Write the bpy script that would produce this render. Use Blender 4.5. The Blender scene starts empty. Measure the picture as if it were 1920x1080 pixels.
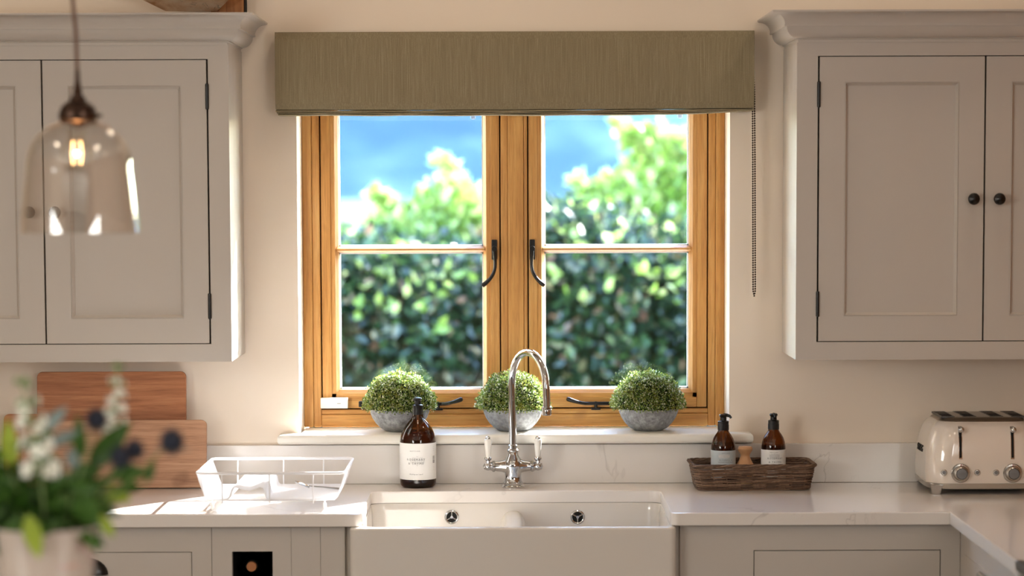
import bpy, bmesh, math, random
import numpy as np
from mathutils import Vector, Matrix
random.seed(7)
rng = np.random.default_rng(7)
SC = bpy.context.scene
COL = SC.collection
R = math.radians

# ------------------------------------------------------------------ camera
F_PX, PPX, PPY = 4736.0, 960.0, 728.0
CAM = Vector((0.0, -6.4, 1.657))
ROT = Matrix.Rotation(R(90 - 4.5), 3, 'X') @ Matrix.Rotation(R(-0.2), 3, 'Z')
cd = bpy.data.cameras.new('camera')
cam = bpy.data.objects.new('camera', cd)
COL.objects.link(cam)
cam.matrix_world = Matrix.Translation(CAM) @ ROT.to_4x4()
cd.sensor_width = 36.0
cd.lens = F_PX / 1920 * 36
cd.shift_x = (960 - PPX) / 1920 * -1
cd.shift_y = (PPY - 540) / 1920
cd.clip_start = 0.05
cd.clip_end = 3000
cd.dof.use_dof = True
cd.dof.focus_distance = 6.33
cd.dof.aperture_fstop = 2.4
SC.camera = cam

def at(px, py, y):
    """point of the plane Y=y that the photograph shows at pixel (px, py)"""
    d = ROT @ Vector(((px - PPX) / F_PX, -(py - PPY) / F_PX, -1.0))
    t = (y - CAM.y) / d.y
    return CAM + d * t
def ax(px, py, y): return at(px, py, y).x
def az(px, py, y): return at(px, py, y).z

# ------------------------------------------------------------------ world, sun, added fill lights, exposure
SUN_TO = Vector((0.78, 1.0, 0.72)).normalized()          # towards the sun
world = bpy.data.worlds.new('sky')
SC.world = world
world.use_nodes = True
wn = world.node_tree
wn.nodes.clear()
wo = wn.nodes.new('ShaderNodeOutputWorld')
wb = wn.nodes.new('ShaderNodeBackground')
sky = wn.nodes.new('ShaderNodeTexSky')
sky.sky_type = 'NISHITA'
sky.sun_disc = False
sky.sun_elevation = math.asin(SUN_TO.z)
sky.sun_rotation = math.atan2(SUN_TO.x, SUN_TO.y)
sky.air_density = 1.1
sky.dust_density = 0.25
sky.ozone_density = 1.5
wb.inputs['Strength'].default_value = 2.3
wn.links.new(sky.outputs[0], wb.inputs[0])
wn.links.new(wb.outputs[0], wo.inputs[0])

def light(name, kind, loc, energy, color=(1, 1, 1)):
    d = bpy.data.lights.new(name, kind)
    d.energy = energy
    d.color = color
    o = bpy.data.objects.new(name, d)
    o.location = loc
    COL.objects.link(o)
    return o
sun = light('sun', 'SUN', (6, 8, 7), 30.0, (1.0, 0.98, 0.98))
sun.data.angle = R(0.55)
sun.rotation_euler = SUN_TO.to_track_quat('Z', 'Y').to_euler()
# fill lights added at made-up openings in the unseen side walls
for nm, x, e in (('left_side_fill', -3.11, 66.0), ('right_side_fill', 1.73, 52.0)):
    fill = light(nm, 'AREA', (x, -5.6, 1.75), e, (0.985, 1.0, 0.965))
    fill.data.shape = 'RECTANGLE'
    fill.data.size, fill.data.size_y = 2.6, 0.8
    fill.rotation_euler = (R(90), 0, R(-90 if x < 0 else 90))

SC.view_settings.view_transform = 'Standard'
SC.view_settings.look = 'None'
SC.view_settings.exposure = 0.48
SC.view_settings.gamma = 1.0
SC.view_settings.use_curve_mapping = False

# ------------------------------------------------------------------ materials
def lin(c):
    return tuple((x / 255 / 12.92) if x / 255 <= 0.04045 else ((x / 255 + 0.055) / 1.055) ** 2.4 for x in c) + (1.0,)

class NT:
    def __init__(s, name):
        s.m = bpy.data.materials.new(name)
        s.m.use_nodes = True
        s.t = s.m.node_tree
        s.t.nodes.clear()
        s.out = s.t.nodes.new('ShaderNodeOutputMaterial')
    def n(s, typ, **kw):
        nd = s.t.nodes.new(typ)
        for k, v in kw.items():
            if k.startswith('_'):
                setattr(nd, k[1:], v)
            else:
                key = k.replace('__', ' ')
                nd.inputs[key].default_value = v
        return nd
    def l(s, a, b): s.t.links.new(a, b)
    def coords(s, scale=(1, 1, 1), kind='Object'):
        tc = s.n('ShaderNodeTexCoord')
        mp = s.n('ShaderNodeMapping')
        mp.inputs['Scale'].default_value = scale
        s.l(tc.outputs[kind], mp.inputs[0])
        return mp.outputs[0]
    def noise(s, vec, scale=5, detail=4, rough=0.55, dist=0.0):
        nd = s.n('ShaderNodeTexNoise', Scale=scale, Detail=detail, Roughness=rough, Distortion=dist)
        s.l(vec, nd.inputs['Vector'])
        return nd.outputs['Fac']
    def ramp(s, fac, stops):
        nd = s.n('ShaderNodeValToRGB')
        el = nd.color_ramp.elements
        el[0].position, el[0].color = stops[0]
        el[1].position, el[1].color = stops[-1]
        for p, c in stops[1:-1]:
            e = el.new(p)
            e.color = c
        s.l(fac, nd.inputs[0])
        return nd.outputs[0]
    def bump(s, h, strength=0.2, dist=0.002):
        nd = s.n('ShaderNodeBump', Strength=strength, Distance=dist)
        s.l(h, nd.inputs['Height'])
        return nd.outputs[0]
    def mix(s, a, b, fac, blend='MIX'):
        nd = s.n('ShaderNodeMix', _data_type='RGBA', _blend_type=blend)
        for sock, v in ((nd.inputs[0], fac), (nd.inputs[6], a), (nd.inputs[7], b)):
            if hasattr(v, 'is_linked'):
                s.l(v, sock)
            else:
                sock.default_value = v
        return nd.outputs[2]
    def principled(s, **kw):
        nd = s.n('ShaderNodeBsdfPrincipled')
        for k, v in kw.items():
            sock = nd.inputs[k.replace('__', ' ')]
            if hasattr(v, 'is_linked'):
                s.l(v, sock)
            else:
                sock.default_value = v
        s.l(nd.outputs[0], s.out.inputs[0])
        return nd

M = {}
def simple(name, rgb, rough=0.5, metal=0.0, bump=None, coat=0.0, vary=0.0):
    t = NT(name)
    kw = dict(Base__Color=lin(rgb), Roughness=rough, Metallic=metal)
    if vary or bump:
        v = t.coords()
    if vary:
        c = lin(rgb)
        f = t.noise(v, 9, 3)
        kw['Base__Color'] = t.ramp(f, [(0.3, tuple(x * (1 - vary) for x in c[:3]) + (1,)), (0.7, tuple(min(1, x * (1 + vary)) for x in c[:3]) + (1,))])
    if bump:
        sc, st, ds = bump
        kw['Normal'] = t.bump(t.noise(v, sc, 4), st, ds)
    if coat:
        kw['Coat__Weight'] = coat
    t.principled(**kw)
    M[name] = t.m
    return t.m

simple('warm_bounce_paint', (178, 128, 88), 0.85)  # unseen right wall toned warm so its bounce tints the toaster corner
simple('wall_paint', (243, 229, 212), 0.85, bump=(160, 0.06, 0.001))
simple('ceiling_paint', (240, 234, 224), 0.9)
simple('cabinet_paint', (197, 189, 180), 0.42, bump=(300, 0.02, 0.0005))
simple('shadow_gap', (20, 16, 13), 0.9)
simple('black_iron', (14, 14, 15), 0.32, bump=(90, 0.12, 0.001))
simple('black_plastic', (10, 10, 11), 0.28)
simple('seal_rubber', (12, 11, 11), 0.7)
simple('ceramic', (240, 238, 232), 0.12, coat=0.6)
simple('sink_ceramic', (222, 216, 208), 0.16, coat=0.5)
simple('white_wire', (244, 244, 246), 0.35)
simple('white_plastic', (240, 240, 238), 0.4)
simple('sill_paint', (236, 232, 222), 0.4, bump=(60, 0.04, 0.001))
simple('chrome', (200, 202, 205), 0.06, 1.0)
simple('steel', (196, 193, 188), 0.25, 1.0)
simple('top_steel', (160, 152, 142), 0.3, 1.0)
simple('dark_steel', (90, 88, 86), 0.35, 1.0)
simple('spacer_metal', (235, 238, 242), 0.35, 0.3)
simple('toaster_enamel', (236, 226, 216), 0.08, coat=0.8)
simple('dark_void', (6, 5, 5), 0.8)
simple('bronze', (58, 40, 30), 0.35, 0.85)
simple('cord_cloth', (92, 62, 48), 0.9, bump=(700, 0.5, 0.001))
simple('paper_white', (250, 250, 248), 0.6)
simple('paper_blue', (196, 205, 209), 0.6)
simple('black_matte', (14, 14, 14), 0.6)
simple('ink', (112, 112, 114), 0.7)
simple('ink_pale', (224, 223, 222), 0.7)
simple('ink_red', (170, 40, 30), 0.6)
simple('button_grey', (120, 120, 122), 0.35, 0.4)
simple('cork', (168, 112, 72), 0.8, bump=(200, 0.3, 0.001), vary=0.2)
simple('bottle_dark', (16, 20, 16), 0.1)
simple('soil', (60, 44, 32), 0.95)
simple('bristle', (214, 190, 150), 0.8)
simple('rear_paint', (74, 70, 66), 0.85)
simple('twig', (74, 56, 40), 0.9)
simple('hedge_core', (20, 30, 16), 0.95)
simple('bounce_stone', (176, 170, 162), 0.9, vary=0.08)
simple('lawn', (96, 118, 62), 0.95, vary=0.25)
simple('field', (104, 120, 84), 0.95, vary=0.12)
simple('soffit_paint', (200, 196, 188), 0.7)
simple('brush_wood', (206, 156, 112), 0.5, vary=0.08)

def wood(name, axis, stops, scale=1.0, rough=0.45, stretch=22, coat=0.0):
    """stops are three sRGB colours dark > mid > light; grain runs along axis (0 x, 1 y, 2 z)"""
    t = NT(name)
    sc = [stretch * scale] * 3
    sc[axis] = scale
    v = t.coords(tuple(sc))
    f1 = t.noise(v, 3.2, 6, 0.62, 0.35)
    sc2 = [150 * scale] * 3
    sc2[axis] = 4 * scale
    f2 = t.noise(t.coords(tuple(sc2)), 4.0, 3, 0.6)
    base = t.ramp(f1, [(0.28, lin(stops[0])), (0.5, lin(stops[1])), (0.72, lin(stops[2]))])
    pores = t.ramp(f2, [(0.34, (0.74, 0.69, 0.64, 1)), (0.5, (1, 1, 1, 1))])
    c = t.mix(base, pores, 0.75, 'MULTIPLY')
    # knots
    vo = t.n('ShaderNodeTexNoise', Scale=9, Detail=1)
    t.l(t.coords((1, 1, 1)), vo.inputs['Vector'])
    k = t.ramp(vo.outputs['Fac'], [(0.72, (1, 1, 1, 1)), (0.8, (0.5, 0.4, 0.32, 1))])
    c = t.mix(c, k, 0.5, 'MULTIPLY')
    kw = dict(Base__Color=c, Roughness=rough, Normal=t.bump(f2, 0.12, 0.001))
    if coat:
        kw['Coat__Weight'] = coat
    t.principled(**kw)
    M[name] = t.m
OAK = [(184, 128, 66), (212, 156, 86), (226, 178, 110)]
wood('oak_upright', 2, OAK)
wood('oak_level', 0, OAK)
wood('board_wood', 0, [(142, 86, 52), (176, 112, 70), (196, 136, 90)], 1.4, 0.5, 18)
wood('board_wood_pale', 0, [(152, 108, 80), (180, 134, 102), (196, 154, 122)], 1.4, 0.5, 20)
wood('post_wood', 2, [(122, 78, 44), (160, 108, 64), (184, 132, 84)], 1.0, 0.7)

wood('floor_oak', 1, [(70, 48, 32), (98, 70, 48), (120, 90, 64)], 1.0, 0.4)

def beam_mat():
    t = NT('hewn_beam_wood')
    v = t.coords((1, 1, 1))
    f = t.noise(v, 14, 5, 0.6, 0.6)
    base = t.ramp(f, [(0.3, lin((190, 140, 98))), (0.5, lin((230, 198, 164))), (0.7, lin((244, 226, 204)))])
    w = t.noise(t.coords((1, 0.35, 1)), 22, 3, 0.5, 1.6)
    crack = t.ramp(w, [(0.485, (1, 1, 1, 1)), (0.5, (0.08, 0.06, 0.05, 1)), (0.515, (1, 1, 1, 1))])
    big = t.ramp(t.noise(v, 9, 2), [(0.5, (0, 0, 0, 1)), (0.62, (1, 1, 1, 1))])
    c = t.mix(base, t.mix(base, crack, 1.0, 'MULTIPLY'), big)
    t.principled(Base__Color=c, Roughness=0.8, Normal=t.bump(f, 0.4, 0.004))
    M['hewn_beam_wood'] = t.m
beam_mat()

def quartz_mat():
    t = NT('quartz')
    v = t.coords((1, 1, 1))
    w = t.noise(v, 2.3, 5, 0.55, 0.9)
    vein = t.ramp(w, [(0.492, (0, 0, 0, 1)), (0.5, (1, 1, 1, 1)), (0.508, (0, 0, 0, 1))])
    patch = t.ramp(t.noise(v, 1.7, 2), [(0.5, (0, 0, 0, 1)), (0.7, (1, 1, 1, 1))])
    fac = t.mix(vein, patch, 1.0, 'MULTIPLY')
    c = t.mix(lin((232, 226, 220)), lin((168, 160, 154)), fac)
    t.principled(Base__Color=c, Roughness=0.16)
    M['quartz'] = t.m
quartz_mat()

def linen_mat():
    t = NT('linen')
    f = t.noise(t.coords((620, 620, 9)), 1.0, 3, 0.6)
    g = t.noise(t.coords((500, 500, 500)), 1.0, 2)
    h = t.noise(t.coords((150, 150, 2.5)), 1.0, 2)
    c = t.ramp(f, [(0.3, lin((137, 124, 97))), (0.52, lin((146, 133, 105))), (0.74, lin((161, 148, 121)))])
    c = t.mix(c, t.ramp(h, [(0.4, (0.93, 0.92, 0.91, 1)), (0.6, (1, 1, 1, 1))]), 1.0, 'MULTIPLY')
    c = t.mix(c, t.ramp(g, [(0.35, (0.85, 0.85, 0.85, 1)), (0.65, (1, 1, 1, 1))]), 0.6, 'MULTIPLY')
    t.principled(Base__Color=c, Roughness=0.95, Normal=t.bump(g, 0.25, 0.001))
    M['linen'] = t.m
linen_mat()

def concrete_mat():
    t = NT('concrete')
    v = t.coords()
    f = t.noise(v, 90, 5, 0.7)
    g = t.noise(v, 18, 3)
    c = t.ramp(f, [(0.3, lin((104, 104, 106))), (0.52, lin((146, 147, 149))), (0.72, lin((176, 177, 178)))])
    t.principled(Base__Color=c, Roughness=0.8, Normal=t.bump(f, 0.5, 0.002))
    M['concrete'] = t.m
concrete_mat()

def thin_glass(name, tint, ior=1.45, rough=0.0, gain=1.0, edge=2.0):
    t = NT(name)
    lw = t.n('ShaderNodeLayerWeight', Blend=0.5)
    f0 = ((ior - 1) / (ior + 1)) ** 2
    pw = t.n('ShaderNodeMath', _operation='POWER')
    pw.inputs[1].default_value = 5.0
    t.l(lw.outputs['Facing'], pw.inputs[0])
    tr = t.n('ShaderNodeBsdfTransparent')
    p3 = t.n('ShaderNodeMath', _operation='POWER')
    p3.inputs[1].default_value = 3.0
    t.l(lw.outputs['Facing'], p3.inputs[0])
    t.l(t.mix(tint, tuple(c ** (1 + edge) for c in tint[:3]) + (1,), p3.outputs[0]), tr.inputs[0])
    gl = t.n('ShaderNodeBsdfGlossy', Roughness=rough)
    gl.inputs[0].default_value = (1, 1, 1, 1)
    mx = t.n('ShaderNodeMixShader')
    mu = t.n('ShaderNodeMath', _operation='MULTIPLY_ADD')
    mu.inputs[1].default_value = (1 - f0) * gain
    mu.inputs[2].default_value = f0 * gain
    mu.use_clamp = True
    t.l(pw.outputs[0], mu.inputs[0])
    t.l(mu.outputs[0], mx.inputs[0])
    t.l(tr.outputs[0], mx.inputs[1])
    t.l(gl.outputs[0], mx.inputs[2])
    t.l(mx.outputs[0], t.out.inputs[0])
    M[name] = t.m
thin_glass('window_glass', (0.975, 0.985, 0.98, 1), 1.45, 0.0, 2.0)
thin_glass('lamp_glass', (0.972, 0.965, 0.955, 1), 1.5, 0.015, 2.2, 9.0)
thin_glass('bulb_glass', (0.985, 0.955, 0.90, 1), 1.5, 0.0, 1.5, 7.0)
thin_glass('amber_glass', (0.37, 0.175, 0.036, 1), 1.5, edge=.8)
thin_glass('amber_liquid', (0.62, 0.40, 0.14, 1), 1.1, edge=.8)

def leaf_mat(name, stops, rough=0.45, trans=0.45, spec=0.4, clump=None):
    """colour differs from leaf to leaf; light shines through the blade"""
    t = NT(name)
    geo = t.n('ShaderNodeNewGeometry')
    c = t.ramp(geo.outputs['Random Per Island'], [(p, lin(k)) for p, k in stops])
    if clump:
        cf = t.ramp(t.noise(t.coords(), clump[0], 2), [(0.5, (0, 0, 0, 1)), (0.68, (1, 1, 1, 1))])
        c = t.mix(c, lin(clump[1]), cf)
    pr = t.n('ShaderNodeBsdfPrincipled', Roughness=rough)
    pr.inputs['Specular IOR Level'].default_value = spec
    t.l(c, pr.inputs['Base Color'])
    tl = t.n('ShaderNodeBsdfTranslucent')
    t.l(c, tl.inputs[0])
    mx = t.n('ShaderNodeMixShader')
    mx.inputs[0].default_value = trans
    t.l(pr.outputs[0], mx.inputs[1])
    t.l(tl.outputs[0], mx.inputs[2])
    t.l(mx.outputs[0], t.out.inputs[0])
    M[name] = t.m
leaf_mat('hedge_leaf', [(0.0, (18, 38, 26)), (0.55, (32, 58, 38)), (0.9, (60, 90, 50)), (1.0, (112, 78, 66))], 0.2, 0.3, 0.8)
leaf_mat('bright_leaf', [(0.0, (108, 144, 60)), (0.6, (152, 184, 86)), (1.0, (208, 218, 150))], 0.15, 0.42, 1.0)
leaf_mat('box_leaf', [(0.0, (66, 90, 44)), (0.45, (106, 134, 62)), (0.74, (172, 188, 96)), (0.9, (230, 232, 200)), (1.0, (244, 244, 232))], 0.45, 0.48, 0.5, (55, (150, 150, 60)))  # near-white end of the ramp paints in sunlit, overexposed leaf tips
leaf_mat('bouquet_leaf', [(0.0, (36, 58, 22)), (0.6, (58, 92, 30)), (1.0, (96, 130, 44))], 0.4, 0.3)
leaf_mat('grey_leaf', [(0.0, (76, 88, 84)), (1.0, (128, 140, 136))], 0.5, 0.2)
leaf_mat('lime_leaf', [(0.0, (128, 150, 44)), (1.0, (164, 180, 70))], 0.4, 0.4)
leaf_mat('petal_white', [(0.0, (236, 236, 224)), (1.0, (252, 250, 244))], 0.6, 0.4)
leaf_mat('bud_green', [(0.0, (88, 116, 58)), (1.0, (150, 172, 110))], 0.6, 0.3)
leaf_mat('thistle_blue', [(0.0, (22, 24, 34)), (1.0, (52, 56, 72))], 0.7, 0.1)

def wicker_mat():
    t = NT('wicker')
    geo = t.n('ShaderNodeNewGeometry')
    f = t.noise(t.coords((60, 60, 60)), 3, 3)
    c = t.ramp(geo.outputs['Random Per Island'], [(0, lin((78, 58, 46))), (0.5, lin((112, 86, 68))), (1, lin((150, 122, 100)))])
    c = t.mix(c, t.ramp(f, [(0.3, (0.6, 0.55, 0.52, 1)), (0.65, (1, 1, 1, 1))]), 0.8, 'MULTIPLY')
    t.principled(Base__Color=c, Roughness=0.6)
    M['wicker'] = t.m
wicker_mat()

def hill_mat():
    t = NT('wooded_hill')
    f = t.noise(t.coords((0.02, 0.02, 0.03)), 1.0, 4)
    c = t.ramp(f, [(0.40, lin((20, 30, 28))), (0.52, lin((38, 52, 44))), (0.64, lin((84, 100, 74)))])
    t.principled(Base__Color=c, Roughness=1.0, Specular__IOR__Level=0.0)
    M['wooded_hill'] = t.m
hill_mat()

def vase_mat():
    t = NT('vase_ceramic')
    f = t.noise(t.coords((1, 1, 1)), 24, 3, 0.5, 0.6)
    c = t.ramp(f, [(0.0, lin((172, 158, 148))), (0.6, lin((172, 158, 148))), (0.66, lin((176, 140, 138))), (0.74, lin((196, 168, 110)))])
    t.principled(Base__Color=c, Roughness=0.12)
    M['vase_ceramic'] = t.m
vase_mat()

def emit(name, rgb, strength):
    t = NT(name)
    e = t.n('ShaderNodeEmission', Strength=strength)
    e.inputs[0].default_value = rgb
    t.l(e.outputs[0], t.out.inputs[0])
    M[name] = t.m
emit('filament', (1.0, 0.60, 0.24, 1), 9)
emit('downlight_glow', (1.0, 0.82, 0.6, 1), 12)

for nm in ('lawn', 'bounce_stone', 'field', 'hedge_core'):
    next(n for n in M[nm].node_tree.nodes if n.type == 'BSDF_PRINCIPLED').inputs['Specular IOR Level'].default_value = 0.0

# ------------------------------------------------------------------ mesh helpers
class MB:
    def __init__(s):
        s.v, s.f = [], []
    def add(s, verts, faces):
        o = len(s.v)
        s.v += [tuple(p) for p in verts]
        s.f += [tuple(i + o for i in f) for f in faces]
        return s
    def bm(s, b):
        b.verts.index_update()
        s.add([v.co[:] for v in b.verts], [[v.index for v in f.verts] for f in b.faces])
        b.free()
        return s
    def box(s, x0, x1, y0, y1, z0, z1, bev=0.0, seg=2):
        b = bmesh.new()
        bmesh.ops.create_cube(b, size=1)
        for v in b.verts:
            v.co = Vector(((x0 + x1) / 2 + v.co.x * (x1 - x0), (y0 + y1) / 2 + v.co.y * (y1 - y0), (z0 + z1) / 2 + v.co.z * (z1 - z0)))
        if bev:
            bmesh.ops.bevel(b, geom=list(b.edges), offset=bev, segments=seg, affect='EDGES', profile=0.5)
        return s.bm(b)
    def loft(s, loops, cap0=True, cap1=True, close=True):
        n = len(loops[0])
        vs, fs = [], []
        for lp in loops:
            vs += [tuple(p) for p in lp]
        for i in range(len(loops) - 1):
            for j in range(n if close else n - 1):
                k = (j + 1) % n
                fs.append((i * n + j, i * n + k, (i + 1) * n + k, (i + 1) * n + j))
        if cap0: fs.append(tuple(range(n - 1, -1, -1)))
        if cap1: fs.append(tuple((len(loops) - 1) * n + j for j in range(n)))
        return s.add(vs, fs)
    def lathe(s, prof, c=(0, 0, 0), seg=32, cap0=True, cap1=True, axis='Z'):
        loops = []
        for r, z in prof:
            lp = []
            for j in range(seg):
                a = 2 * math.pi * j / seg
                p = (r * math.cos(a), r * math.sin(a), z)
                if axis == 'X': p = (p[2], p[0], p[1])
                if axis == 'Y': p = (p[0], p[2], -p[1])
                lp.append((p[0] + c[0], p[1] + c[1], p[2] + c[2]))
            loops.append(lp)
        return s.loft(loops, cap0, cap1)
    def tube(s, pts, r, seg=8, caps=True, loop=False):
        pts = [Vector(p) for p in pts]
        n = len(pts)
        rs = r if isinstance(r, (list, tuple)) else [r] * n
        t0 = None
        loops = []
        for i, p in enumerate(pts):
            if loop:
                tg = pts[(i + 1) % n] - pts[(i - 1) % n]
            else:
                tg = pts[min(i + 1, n - 1)] - pts[max(i - 1, 0)]
            tg.normalize()
            if t0 is None:
                up = Vector((0, 0, 1)) if abs(tg.z) < 0.9 else Vector((1, 0, 0))
                u = tg.cross(up).normalized()
            else:
                u = (u - tg * u.dot(tg)).normalized()
            t0 = tg
            w = tg.cross(u)
            loops.append([p + (u * math.cos(2 * math.pi * j / seg) + w * math.sin(2 * math.pi * j / seg)) * rs[i] for j in range(seg)])
        if loop:
            loops.append(loops[0])
            return s.loft(loops, False, False)
        return s.loft(loops, caps, caps)
    def sphere(s, c, r, seg=10, rings=6, sq=(1, 1, 1)):
        prof = [(r * max(1e-4, math.sin(math.pi * i / rings)), -r * math.cos(math.pi * i / rings)) for i in range(rings + 1)]
        o = len(s.v)
        s.lathe(prof, (0, 0, 0), seg)
        for i in range(o, len(s.v)):
            p = s.v[i]
            s.v[i] = (p[0] * sq[0] + c[0], p[1] * sq[1] + c[1], p[2] * sq[2] + c[2])
        return s
    def prism(s, poly, z0, z1, bev=0.0, plane='XY', seg=2, bevel_bottom=True):
        b = bmesh.new()
        vs = [b.verts.new((p[0], p[1], z0)) for p in poly]
        f = b.faces.new(vs)
        ret = bmesh.ops.extrude_face_region(b, geom=[f])
        for e in ret['geom']:
            if isinstance(e, bmesh.types.BMVert):
                e.co.z = z1
        bmesh.ops.recalc_face_normals(b, faces=list(b.faces))
        if bev:
            es = [e for e in b.edges if abs(e.verts[0].co.z - e.verts[1].co.z) < 1e-7 and (bevel_bottom or abs(e.verts[0].co.z - z1) < 1e-7)]
            bmesh.ops.bevel(b, geom=es, offset=bev, segments=seg, affect='EDGES', profile=0.5)
        if plane == 'XZ':       # poly given as (x, z), extruded along y
            for v in b.verts:
                v.co = Vector((v.co.x, v.co.z, v.co.y))
        if plane == 'YZ':
            for v in b.verts:
                v.co = Vector((v.co.z, v.co.x, v.co.y))
        bmesh.ops.recalc_face_normals(b, faces=list(b.faces))
        return s.bm(b)
    def framed(s, x0, x1, z0, z1, y0, y1, holes):
        """one slab in the XZ plane with rectangular holes, no joints"""
        b = bmesh.new()
        loops = [[(x0, z0), (x1, z0), (x1, z1), (x0, z1)]] + [[(a, c), (bb, c), (bb, d), (a, d)] for a, bb, c, d in holes]
        rings = []
        for y in (y0, y1):
            es, rr = [], []
            for lp in loops:
                vs = [b.verts.new((p[0], y, p[1])) for p in lp]
                rr.append(vs)
                es += [b.edges.new((vs[i], vs[(i + 1) % 4])) for i in range(4)]
            bmesh.ops.triangle_fill(b, use_beauty=True, use_dissolve=True, edges=es)
            rings.append(rr)
        for ra_, rb_2 in zip(*rings):
            for i in range(4):
                j = (i + 1) % 4
                b.faces.new((ra_[i], ra_[j], rb_2[j], rb_2[i]))
        bmesh.ops.recalc_face_normals(b, faces=list(b.faces))
        return s.bm(b)
    def move(s, fn):
        s.v = [tuple(fn(Vector(p))) for p in s.v]
        return s

ORIG = {}
def mesh_of(name, mb, mat, off=Vector((0, 0, 0)), sharp=35):
    me = bpy.data.meshes.new(name)
    me.from_pydata([(p[0] - off.x, p[1] - off.y, p[2] - off.z) for p in mb.v], [], mb.f)
    me.materials.append(M[mat] if isinstance(mat, str) else mat)
    me.polygons.foreach_set('use_smooth', [True] * len(me.polygons))
    me.update()
    b = bmesh.new()
    b.from_mesh(me)
    bmesh.ops.recalc_face_normals(b, faces=list(b.faces))
    b.to_mesh(me)
    b.free()
    me.set_sharp_from_angle(angle=R(sharp))
    return me

def weigh(o):
    w = o.modifiers.new('weighted_normals', 'WEIGHTED_NORMAL')
    w.keep_sharp = True
    w.weight = 80
    return o

def tag(o, label=None, cat=None, group=None, kind=None):
    if label: o['label'] = label
    if cat: o['category'] = cat
    if group: o['group'] = group
    if kind: o['kind'] = kind
    return o

def root(name, loc, label=None, cat=None, group=None, kind=None, rz=0.0):
    o = bpy.data.objects.new(name, None)
    o.empty_display_size = 0.05
    COL.objects.link(o)
    o.location = loc
    o.rotation_euler = (0, 0, rz)
    ORIG[o.name] = Vector(loc)
    return tag(o, label, cat, group, kind)

def part(name, mb, mat, parent, local=False, label=None, kind=None, sharp=35):
    """a part in world coordinates (or in the thing's own, with local=True)"""
    off = Vector((0, 0, 0)) if local else ORIG[parent.name]
    o = bpy.data.objects.new(name, mesh_of(name, mb, mat, off, sharp))
    COL.objects.link(o)
    weigh(o)
    o.parent = parent
    ORIG[o.name] = ORIG[parent.name]
    if label: o['label'] = label
    if kind: o['kind'] = kind
    return o

def group_part(name, parent):
    o = bpy.data.objects.new(name, None)
    o.empty_display_size = 0.05
    COL.objects.link(o)
    o.parent = parent
    ORIG[o.name] = ORIG[parent.name]
    return o

def thing(name, mb, mat, label=None, cat=None, group=None, kind=None, sharp=35):
    a = np.array(mb.v)
    c = Vector(((a[:, 0].min() + a[:, 0].max()) / 2, (a[:, 1].min() + a[:, 1].max()) / 2, a[:, 2].min()))
    o = bpy.data.objects.new(name, mesh_of(name, mb, mat, c, sharp))
    o.location = c
    COL.objects.link(o)
    weigh(o)
    ORIG[o.name] = c
    return tag(o, label, cat, group, kind)

def struct(name, mb, mat, parent=None):
    if parent: return part(name, mb, mat, parent)
    return thing(name, mb, mat, kind='structure')

def rrect(x0, x1, y0, y1, r, n=6):
    pts = []
    for cx, cy, a0 in ((x1 - r, y1 - r, 0), (x0 + r, y1 - r, 90), (x0 + r, y0 + r, 180), (x1 - r, y0 + r, 270)):
        for i in range(n + 1):
            a = R(a0 + 90 * i / n)
            pts.append((cx + r * math.cos(a), cy + r * math.sin(a)))
    return pts

def text_mb(body, size, space=1.0, align='CENTER', shear=0.0, ext=0.0):
    """flat lettering in the XZ plane, centred on the origin"""
    cu = bpy.data.curves.new('lettering', 'FONT')
    cu.body = body
    cu.size = size
    cu.space_character = space
    cu.align_x = align
    cu.align_y = 'CENTER'
    cu.shear = shear
    cu.extrude = ext
    cu.resolution_u = 2
    o = bpy.data.objects.new('lettering', cu)
    COL.objects.link(o)
    dg = bpy.context.evaluated_depsgraph_get()
    me = bpy.data.meshes.new_from_object(o.evaluated_get(dg))
    mb = MB().add([(v.co.x, -v.co.z, v.co.y) for v in me.vertices], [list(p.vertices) for p in me.polygons])
    bpy.data.objects.remove(o)
    bpy.data.curves.remove(cu)
    bpy.data.meshes.remove(me)
    return mb

def wrap(mb, r, z, ang=0.0):
    """bend flat XZ lettering around a vertical cylinder of radius r, facing -Y at ang 0"""
    return mb.move(lambda p: Vector((r * math.sin(p.x / r + ang), -r * math.cos(p.x / r + ang), p.z + z)))

# ------------------------------------------------------------------ the room
WX0, WX1 = -3.1, 1.72
OX0, OX1, OZ0, OZ1 = -0.541, 0.552, 1.0165, 2.0
mb = MB()
mb.box(WX0 - 0.2, OX0, 0, 0.30, -0.1, 2.9)
mb.box(OX1, WX1 + 0.2, 0, 0.30, -0.1, 2.9)
mb.box(OX0, OX1, 0, 0.30, -0.1, OZ0)
mb.box(OX0, OX1, 0, 0.30, OZ1, 2.9)
struct('wall_back', mb, 'wall_paint')
def side_wall(x0, x1):
    """unseen side wall with an added opening for a fill light"""
    return MB().box(x0, x1, -4.3, 0, -.1, 2.9).box(x0, x1, -8.8, -6.9, -.1, 2.9).box(x0, x1, -6.9, -4.3, -.1, 1.35).box(x0, x1, -6.9, -4.3, 2.15, 2.9)
struct('wall_right', side_wall(WX1, WX1 + .2), 'warm_bounce_paint')
struct('wall_left', side_wall(WX0 - .2, WX0), 'wall_paint')
for i, (x0, x1) in enumerate(((WX0 - .09, WX0 - .06), (WX1 + .06, WX1 + .09))):
    struct('window_%d' % (i + 2), MB().box(x0, x1, -6.9, -4.3, 1.35, 2.15, .004), 'ceiling_paint')     # opaque panel added behind each fill light to keep the sky out
struct('wall_rear', MB().box(WX0, WX1, -8.8, -8.6, 0, 2.9), 'rear_paint')
struct('ceiling', MB().box(WX0 - 0.2, WX1 + 0.2, -8.8, 0.3, 2.78, 2.95), 'ceiling_paint')
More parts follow.
